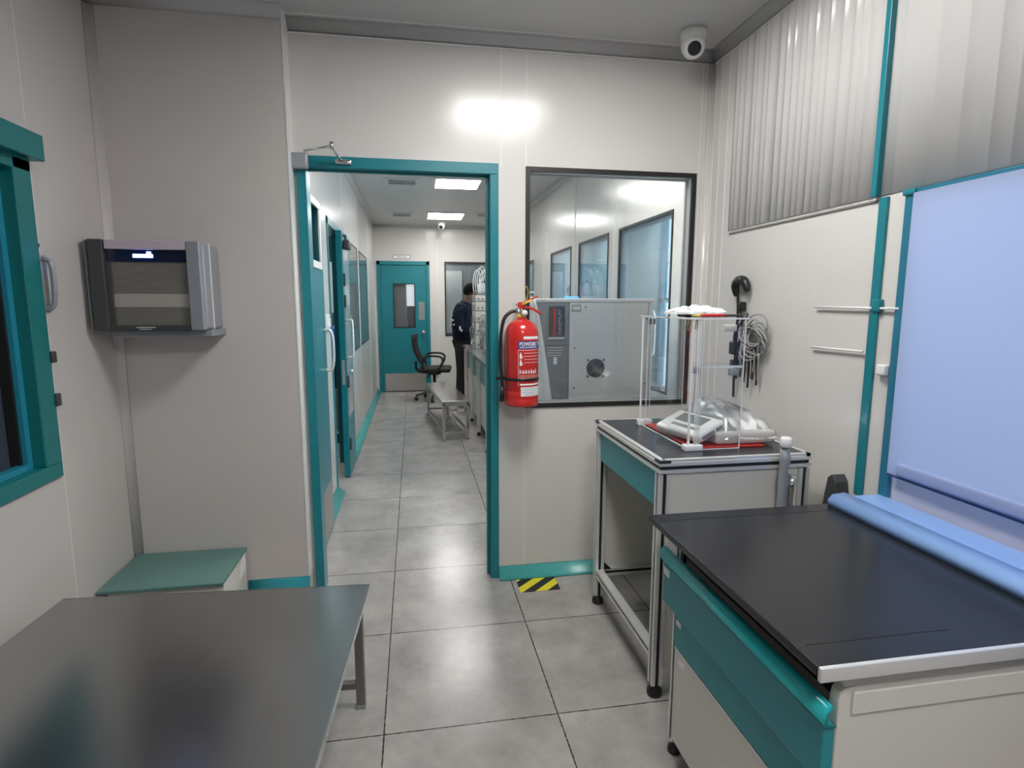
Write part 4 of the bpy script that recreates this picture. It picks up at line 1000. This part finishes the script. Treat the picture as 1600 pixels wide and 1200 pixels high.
def stack(x, y, zs, label, wx=.36, wy=.42):
    z = .8905
    t = thing('instrument_stack', (x+wx/2, y+wy/2, z), label, 'instrument')
    rnd = random.Random(int(y*10))
    for k, h in enumerate(zs):
        m_ = part('module', MB().rbox(x, x+wx, y, y+wy, z, z+h-.006, .006), 'inst', t)
        part('seam_band', MB().box(x-.001, x+wx, y-.001, y+wy, z+h-.007, z+h-.001), 'inst_g', m_)
        mb = MB()
        for q in range(4): mb.box(x+.02+.05*q, x+.045+.05*q, y-.003, y, z+h*.2, z+h*.2+.012+.02*rnd.random())
        for q in range(4): yy_ = y+.04+.09*q; mb.box(x-.003, x, yy_, yy_+.04, z+h*.25, z+h*.25+.02+.03*rnd.random())
        part('control', mb, 'inst_g', m_)
        z += h
    mb = MB()
    for k in range(7):
        yq = y+.02+rnd.random()*wy*.8; z1_ = 1.06+rnd.random()*.25
        mb.tube([(x-.002, yq, z1_), (x-.03-rnd.random()*.02, yq-.03, z1_-.05), (x-.02, yq+.03*rnd.random(), z1_-.14), (x-.002, yq+.03, z1_-.05)], .004, 6)
    part('tubing', mb, 'inst_g', t)
    return z
zt = stack(.735, 6.85, (.17, .15, .14, .11, .08), 'tall off-white stack of analytical instrument modules on the corridor bench')
stack(.76, 6.10, (.16, .13, .13), 'shorter off-white stack of instrument modules nearer the doorway on the corridor bench')
t = thing('solvent_tray', (.9, 7.05, zt), 'clear solvent bottles with looping white tubes on top of the tall instrument stack', 'bottles')
for k, (bx_, by_) in enumerate(((.80, 6.92), (.90, 6.92), (1.0, 6.94), (.86, 7.10), (.97, 7.12))):
    b_ = part('bottle', MB().lathe((bx_, by_, zt+.001), [(.034, 0), (.038, .006), (.038, .11), (.016, .135), (.016, .15)], 16), mat('solvent_glass', (.55, .60, .63), .15), t)
    part('cap', MB().lathe((bx_, by_, zt+.151), [(.020, 0), (.020, .026)], 14), 'blue_l' if k % 2 else 'whitep', b_)
mb = MB()
for k in range(6):
    xa = .80+.03*k; top = zt+.26+.02*(k % 3)
    mb.tube([(xa, 6.93, zt+.16), (xa-.01, 6.92, top), (xa-.06, 6.90, top+.02), (xa-.09-.006*k, 6.88, zt+.16), (xa-.085, 6.86, zt+.02)], .004, 6)
part('tube', mb, 'whitep', t)
t = thing('benchtop_pump', (.8, 5.6, .8905), 'small white and dark box instrument near the front edge of the corridor bench', 'instrument')
part('case', MB().rbox(.70, .95, 5.45, 5.75, .8905, 1.0, .01), 'inst', t)
part('face', B(.698, .701, 5.48, 5.72, .91, .98), 'inst_g', t)
o = MB().tube([(.645, 7.0, .93), (.62, 6.96, .86), (.628, 6.95, .72), (.622, 6.93, .60), (.64, 6.90, .42), (.63, 6.90, .20), (.62, 6.95, .01)], .005, 7).build('pink_tube', mat('pink_rubber', (.62, .22, .22), .5)); tag(o, 'thin pink tube hanging down the front of the corridor bench', 'tube')
t = thing('plastic_jug', (.60, 7.45, 0), 'small translucent white plastic jug on the floor beside the corridor bench', 'jug')
part('body', MB().rbox(.54, .65, 7.42, 7.53, 0.001, .19, .02), 'white', t)
part('neck', MB().lathe((.595, 7.475, .19), [(.03, 0), (.02, .02), (.02, .04)], 14), 'white', t)
part('cap', MB().lathe((.595, 7.475, .23), [(.024, 0), (.024, .02)], 14), 'bluecap', t)
part('paper_label', B(.555, .635, 7.4185, 7.4195, .06, .13), 'inst_g', t)
o = MB().tube([(.45, 7.5, .006), (.52, 7.62, .006), (.46, 7.70, .006), (.38, 7.66, .006), (.42, 7.56, .006), (.50, 7.58, .008), (.55, 7.68, .006)], .005, 6).build('floor_hose', mat('brown_hose', (.30, .17, .10), .5)); tag(o, 'coiled brown hose on the corridor floor beneath the narrow bench', 'hose')

# ------------------------------------------------------------------ office chair (faces +X), built about origin
t = thing('office_chair', (0, 0, 0), 'black mesh-back office chair beside the standing person', 'chair')
part('seat', MB().rbox(-.22, .25, -.23, .23, .43, .50, .03), 'mesh', t)
vs = []; fs = []
for j in range(9):
    v = j/8; z = .54+.44*v; xc = -.20-.12*v-.05*math.sin(PI*v)+.02
    for i in range(9):
        u = i/8*2-1; vs.append((xc+.05*u*u, u*(.21-.04*v*v), z))
n_ = len(vs); vs += [(x-.022, y, z) for x, y, z in vs]
for j in range(8):
    for i in range(8): a = j*9+i; fs += [(a, a+1, a+10, a+9), (n_+a, n_+a+9, n_+a+10, n_+a+1)]
for j in range(8): a = j*9; fs += [(a, a+9, n_+a+9, n_+a)]; a += 8; fs += [(a, n_+a, n_+a+9, a+9)]
for i in range(8): fs += [(i, n_+i, n_+i+1, i+1)]; a = 72+i; fs += [(a, a+1, n_+a+1, n_+a)]
part('backrest', MB().add(vs, fs, True), 'mesh', t)
part('back_bracket', MB().tube([(-.05, 0, .42), (-.20, 0, .42), (-.27, 0, .48), (-.27, 0, .58)], .02, 8), 'black', t)
for s_ in (-1, 1):
    part('armrest', MB().tube([(-.12, s_*.25, .46), (-.16, s_*.27, .58), (-.10, s_*.28, .67), (.06, s_*.28, .68), (.14, s_*.28, .64), (.12, s_*.27, .54), (.04, s_*.25, .45)], .017, 8), 'black', t)
part('gas_lift', MB().cyl((0, 0, .10), (0, 0, .40), .025).rbox(-.10, .10, -.07, .07, .385, .43, .015), 'black', t)
part('tilt_lever', MB().tube([(.03, -.05, .40), (.06, -.22, .39), (.07, -.26, .38)], .008, 6).tube([(-.05, -.06, .40), (-.10, -.16, .34)], .01, 6), 'black', t)
for k in range(5):
    a = 2*PI*k/5+.9; c, s_ = math.cos(a), math.sin(a)
    l = part('base_leg', MB().tube([(.02*c, .02*s_, .13), (.15*c, .15*s_, .11), (.28*c, .28*s_, .075)], lambda q: .022-.008*q, 8), 'black', t)
    part('caster', MB().cyl((.28*c-.024*s_, .28*s_+.024*c, .030), (.28*c+.024*s_, .28*s_-.024*c, .030), .0285, None, 16).cyl((.28*c, .28*s_, .04), (.28*c, .28*s_, .075), .009), 'black', l)
t.location = (.29, 8.55, 0); t.rotation_euler = (0, 0, math.radians(-6))

# ------------------------------------------------------------------ person (skin modifier figures), facing +X about origin
def skinned(name, verts, edges, radii, m, parent, sub=2, root=0):
    me = bpy.data.meshes.new(name); me.from_pydata(verts, edges, []); me.update()
    o = bpy.data.objects.new(name, me); COL.objects.link(o)
    if parent: o.parent = parent
    sk = o.modifiers.new('skin', 'SKIN'); sk.use_smooth_shade = True
    if not me.skin_vertices: me.attributes
    lay = me.skin_vertices[0] if len(me.skin_vertices) else None
    for i, r_ in enumerate(radii):
        lay.data[i].radius = r_ if isinstance(r_, tuple) else (r_, r_)
        lay.data[i].use_root = (i == root)
    sb = o.modifiers.new('subd', 'SUBSURF'); sb.levels = sub; sb.render_levels = sub
    me.materials.append(M[m])
    return o
def bake(o):
    dg = bpy.context.evaluated_depsgraph_get(); dg.update()
    me = bpy.data.meshes.new_from_object(o.evaluated_get(dg))
    o.modifiers.clear(); o.data = me
    for p in me.polygons: p.use_smooth = True
    return o
class Sk:
    def __init__(s): s.v = []; s.e = []; s.r = []
    def n(s, p, r, par=None):
        s.v.append(p); s.r.append(r)
        if par is not None: s.e.append((par, len(s.v)-1))
        return len(s.v)-1
    def chain(s, par, *pr):
        for p, r in pr: par = s.n(p, r, par)
        return par
def new_skin(name, S, m, parent, sub=2):
    me = bpy.data.meshes.new(name); me.from_pydata(S.v, S.e, [])
    o = bpy.data.objects.new(name, me); COL.objects.link(o)
    bpy.context.view_layer.objects.active = o
    o.modifiers.new('skin', 'SKIN').use_smooth_shade = True
    import bmesh
    bm = bmesh.new(); bm.from_mesh(me); lay = bm.verts.layers.skin.verify(); bm.verts.ensure_lookup_table()
    for i, r_ in enumerate(S.r):
        bm.verts[i][lay].radius = r_ if isinstance(r_, tuple) else (r_, r_); bm.verts[i][lay].use_root = (i == 0)
    bm.to_mesh(me); bm.free()
    sb = o.modifiers.new('subd', 'SUBSURF'); sb.levels = sub; sb.render_levels = sub
    me.materials.append(M[m]); bake(o); o.parent = parent
    return o
pt = thing('person', (0, 0, 0), 'person in navy jacket and black trousers standing at the instruments, head bowed', 'person')
S = Sk()
pel = S.n((0, 0, .93), (.10, .13))
ch = S.chain(pel, ((.0, 0, 1.08), (.08, .11)), ((.0, 0, 1.24), (.085, .12)), ((.02, 0, 1.35), (.065, .10)))
nk = S.chain(ch, ((.055, 0, 1.44), (.052, .052)), ((.095, 0, 1.50), (.05, .05)))
hd_ = S.chain(nk, ((.115, 0, 1.545), (.075, .068)), ((.13, 0, 1.60), (.088, .074)), ((.13, 0, 1.655), (.07, .062)))
for s_ in (-1, 1):
    k = S.chain(pel, ((0, s_*.09, .86), .085), ((.01, s_*.10, .50), .052), ((-.01, s_*.10, .28), .05), ((-.02, s_*.10, .10), .035))
    S.chain(k, ((.05, s_*.10, .045), .035), ((.14, s_*.11, .035), .03))
    e_ = S.chain(ch, ((.01, s_*.16, 1.35), .045), ((.0, s_*.215, 1.22), .042), ((.04, s_*.225, 1.09), .038), ((.17, s_*.20, 1.06), .032), ((.27, s_*.15, 1.08), .024))
    pm = S.chain(e_, ((.305, s_*.14, 1.085), (.02, .03)))
    for f in range(4):
        ln = (.062, .070, .066, .052)[f]; yy_ = s_*(.14)+(.026-.0175*f)
        S.chain(pm, ((.335, yy_, 1.087-.003*f), .0085), ((.335+ln*.5, yy_, 1.083-.004*f), .008), ((.335+ln*.85, yy_, 1.066-.004*f), .007))
    S.chain(e_, ((.295, s_*.14-s_*.03, 1.10), .010), ((.325, s_*.14-s_*.045, 1.10), .008))
body = new_skin('body', S, 'skin', pt)
# facial features merged into the body as extra relief
hc = Vector((.135, 0, 1.595))
def face_bits():
    mb = MB()
    mb.lathe((0, 0, 0), [(.004, 0), (.012, .006), (.010, .02), (.004, .03)], 10).xform(Matrix.Translation((.205, 0, 1.565)) @ Matrix.Rotation(math.radians(20), 4, 'Y'))
    return mb
part('nose', face_bits(), 'skin', pt)
part('ear', MB().rbox(.115, .145, -.082, -.070, 1.565, 1.615, .005).rbox(.115, .145, .070, .082, 1.565, 1.615, .005), 'skin', pt)
part('eye', MB().lathe((.203, -.03, 1.598), [(.002, -.006), (.008, 0), (.002, .006)], 8).lathe((.203, .03, 1.598), [(.002, -.006), (.008, 0), (.002, .006)], 8), 'hair', pt)
part('mouth', MB().rbox(.196, .202, -.02, .02, 1.538, 1.544, .002), mat('lip', (.16, .05, .045), .5), pt)
# hair: skull cap
vs = []; fs = []; nA, nB = 20, 10
for j in range(nB+1):
    th_ = math.radians(4+118*j/nB)
    for i in range(nA):
        a = 2*PI*i/nA; cut = 1. if math.cos(a) < .3 else max(.55, 1-.45*(math.cos(a)-.3)/.7)
        tt = th_*cut; rr = 1+.03*math.sin(9*a+5*tt)
        vs.append((hc.x-.012+.099*rr*math.sin(tt)*math.cos(a), hc.y+.087*rr*math.sin(tt)*math.sin(a), hc.z+.012+.106*rr*math.cos(tt)))
for j in range(nB):
    for i in range(nA): fs.append((j*nA+i, j*nA+(i+1) % nA, (j+1)*nA+(i+1) % nA, (j+1)*nA+i))
fs.append(tuple(range(nA)))
part('hair', MB().add(vs, fs, True), 'hair', pt, 0, 'short black hair')
S = Sk()
pel = S.n((0, 0, .80), (.12, .15))
c1 = S.chain(pel, ((0, 0, .90), (.135, .165)))
c1_ = c1
c1 = S.chain(c1_, ((-.012, 0, 1.06), (.14, .17)), ((-.012, 0, 1.22), (.14, .18)), ((.012, 0, 1.35), (.125, .17)))
S.chain(c1, ((.045, 0, 1.42), (.085, .09)), ((.060, 0, 1.475), (.075, .08)))
for s_ in (-1, 1):
    S.chain(c1, ((.01, s_*.17, 1.365), .082), ((.0, s_*.222, 1.22), .074), ((.04, s_*.232, 1.085), .066), ((.16, s_*.205, 1.055), .050), ((.225, s_*.175, 1.07), .046))
jk = new_skin('jacket', S, 'navy', pt); jk['label'] = 'navy bomber jacket with white lettering-like patches'

mb = MB(); rnd = random.Random(2)
for k in range(5): mb.rbox(-.148-.002*k, -.142, -.06+.03*(k % 2), -.03+.03*(k % 2), 1.30-.045*k, 1.325-.045*k, .002)
mb.box(-.10, -.06, -.181, -.178, 1.20, 1.22).box(-.085, -.06, -.182, -.178, 1.14, 1.16)
mb.box(.03, .05, -.292, -.289, 1.08, 1.13).box(.055, .07, -.291, -.288, 1.06, 1.09).box(.06, .10, -.17, -.166, 1.33, 1.35)
part('white_patch', mb, 'whitep', jk)
S = Sk(); pel = S.n((0, 0, .94), (.105, .14))
for s_ in (-1, 1): S.chain(pel, ((0, s_*.085, .84), .098), ((.012, s_*.10, .52), .078), ((-.005, s_*.10, .28), .072), ((-.015, s_*.10, .09), .062))
new_skin('trousers', S, 'trouser', pt)['label'] = 'black trousers'
for s_ in (-1, 1): part('shoe', MB().rbox(-.07, .19, s_*.105-.045, s_*.105+.045, .001, .075, .025), 'shoe', pt)
pt.location = (.665, 7.98, 0); pt.rotation_euler = (0, 0, math.radians(-18)); pt.scale = (1., 1., 1.)

# ------------------------------------------------------------------ world, lights, camera
sc = bpy.context.scene
w = bpy.data.worlds.new('daylight'); sc.world = w; w.use_nodes = True
bg = w.node_tree.nodes['Background']; bg.inputs[0].default_value = (.80, .90, 1, 1); bg.inputs[1].default_value = 3.2

cam = bpy.data.cameras.new('cam'); co = bpy.data.objects.new('camera', cam); COL.objects.link(co)
cam.sensor_fit = 'HORIZONTAL'; cam.sensor_width = 36; cam.lens = 891.44/1600*36; cam.clip_start = .02
yaw, pit, roll = math.radians(9.7516), math.radians(8.0285), math.radians(.1)
fwd = Vector((math.sin(yaw)*math.cos(pit), math.cos(yaw)*math.cos(pit), -math.sin(pit)))
rt = Vector((math.cos(yaw), -math.sin(yaw), 0)); up = rt.cross(fwd)
R_ = rt*math.cos(roll)+up*math.sin(roll); U_ = -rt*math.sin(roll)+up*math.cos(roll)
mt = Matrix((R_, U_, -fwd)).transposed().to_4x4(); mt.translation = (0, 0, 1.4343)
co.matrix_world = mt
sc.camera = co
sc.view_settings.view_transform = 'Standard'; sc.view_settings.look = 'None'
sc.view_settings.gamma = 1; sc.view_settings.use_curve_mapping = False
sc.view_settings.exposure = .90
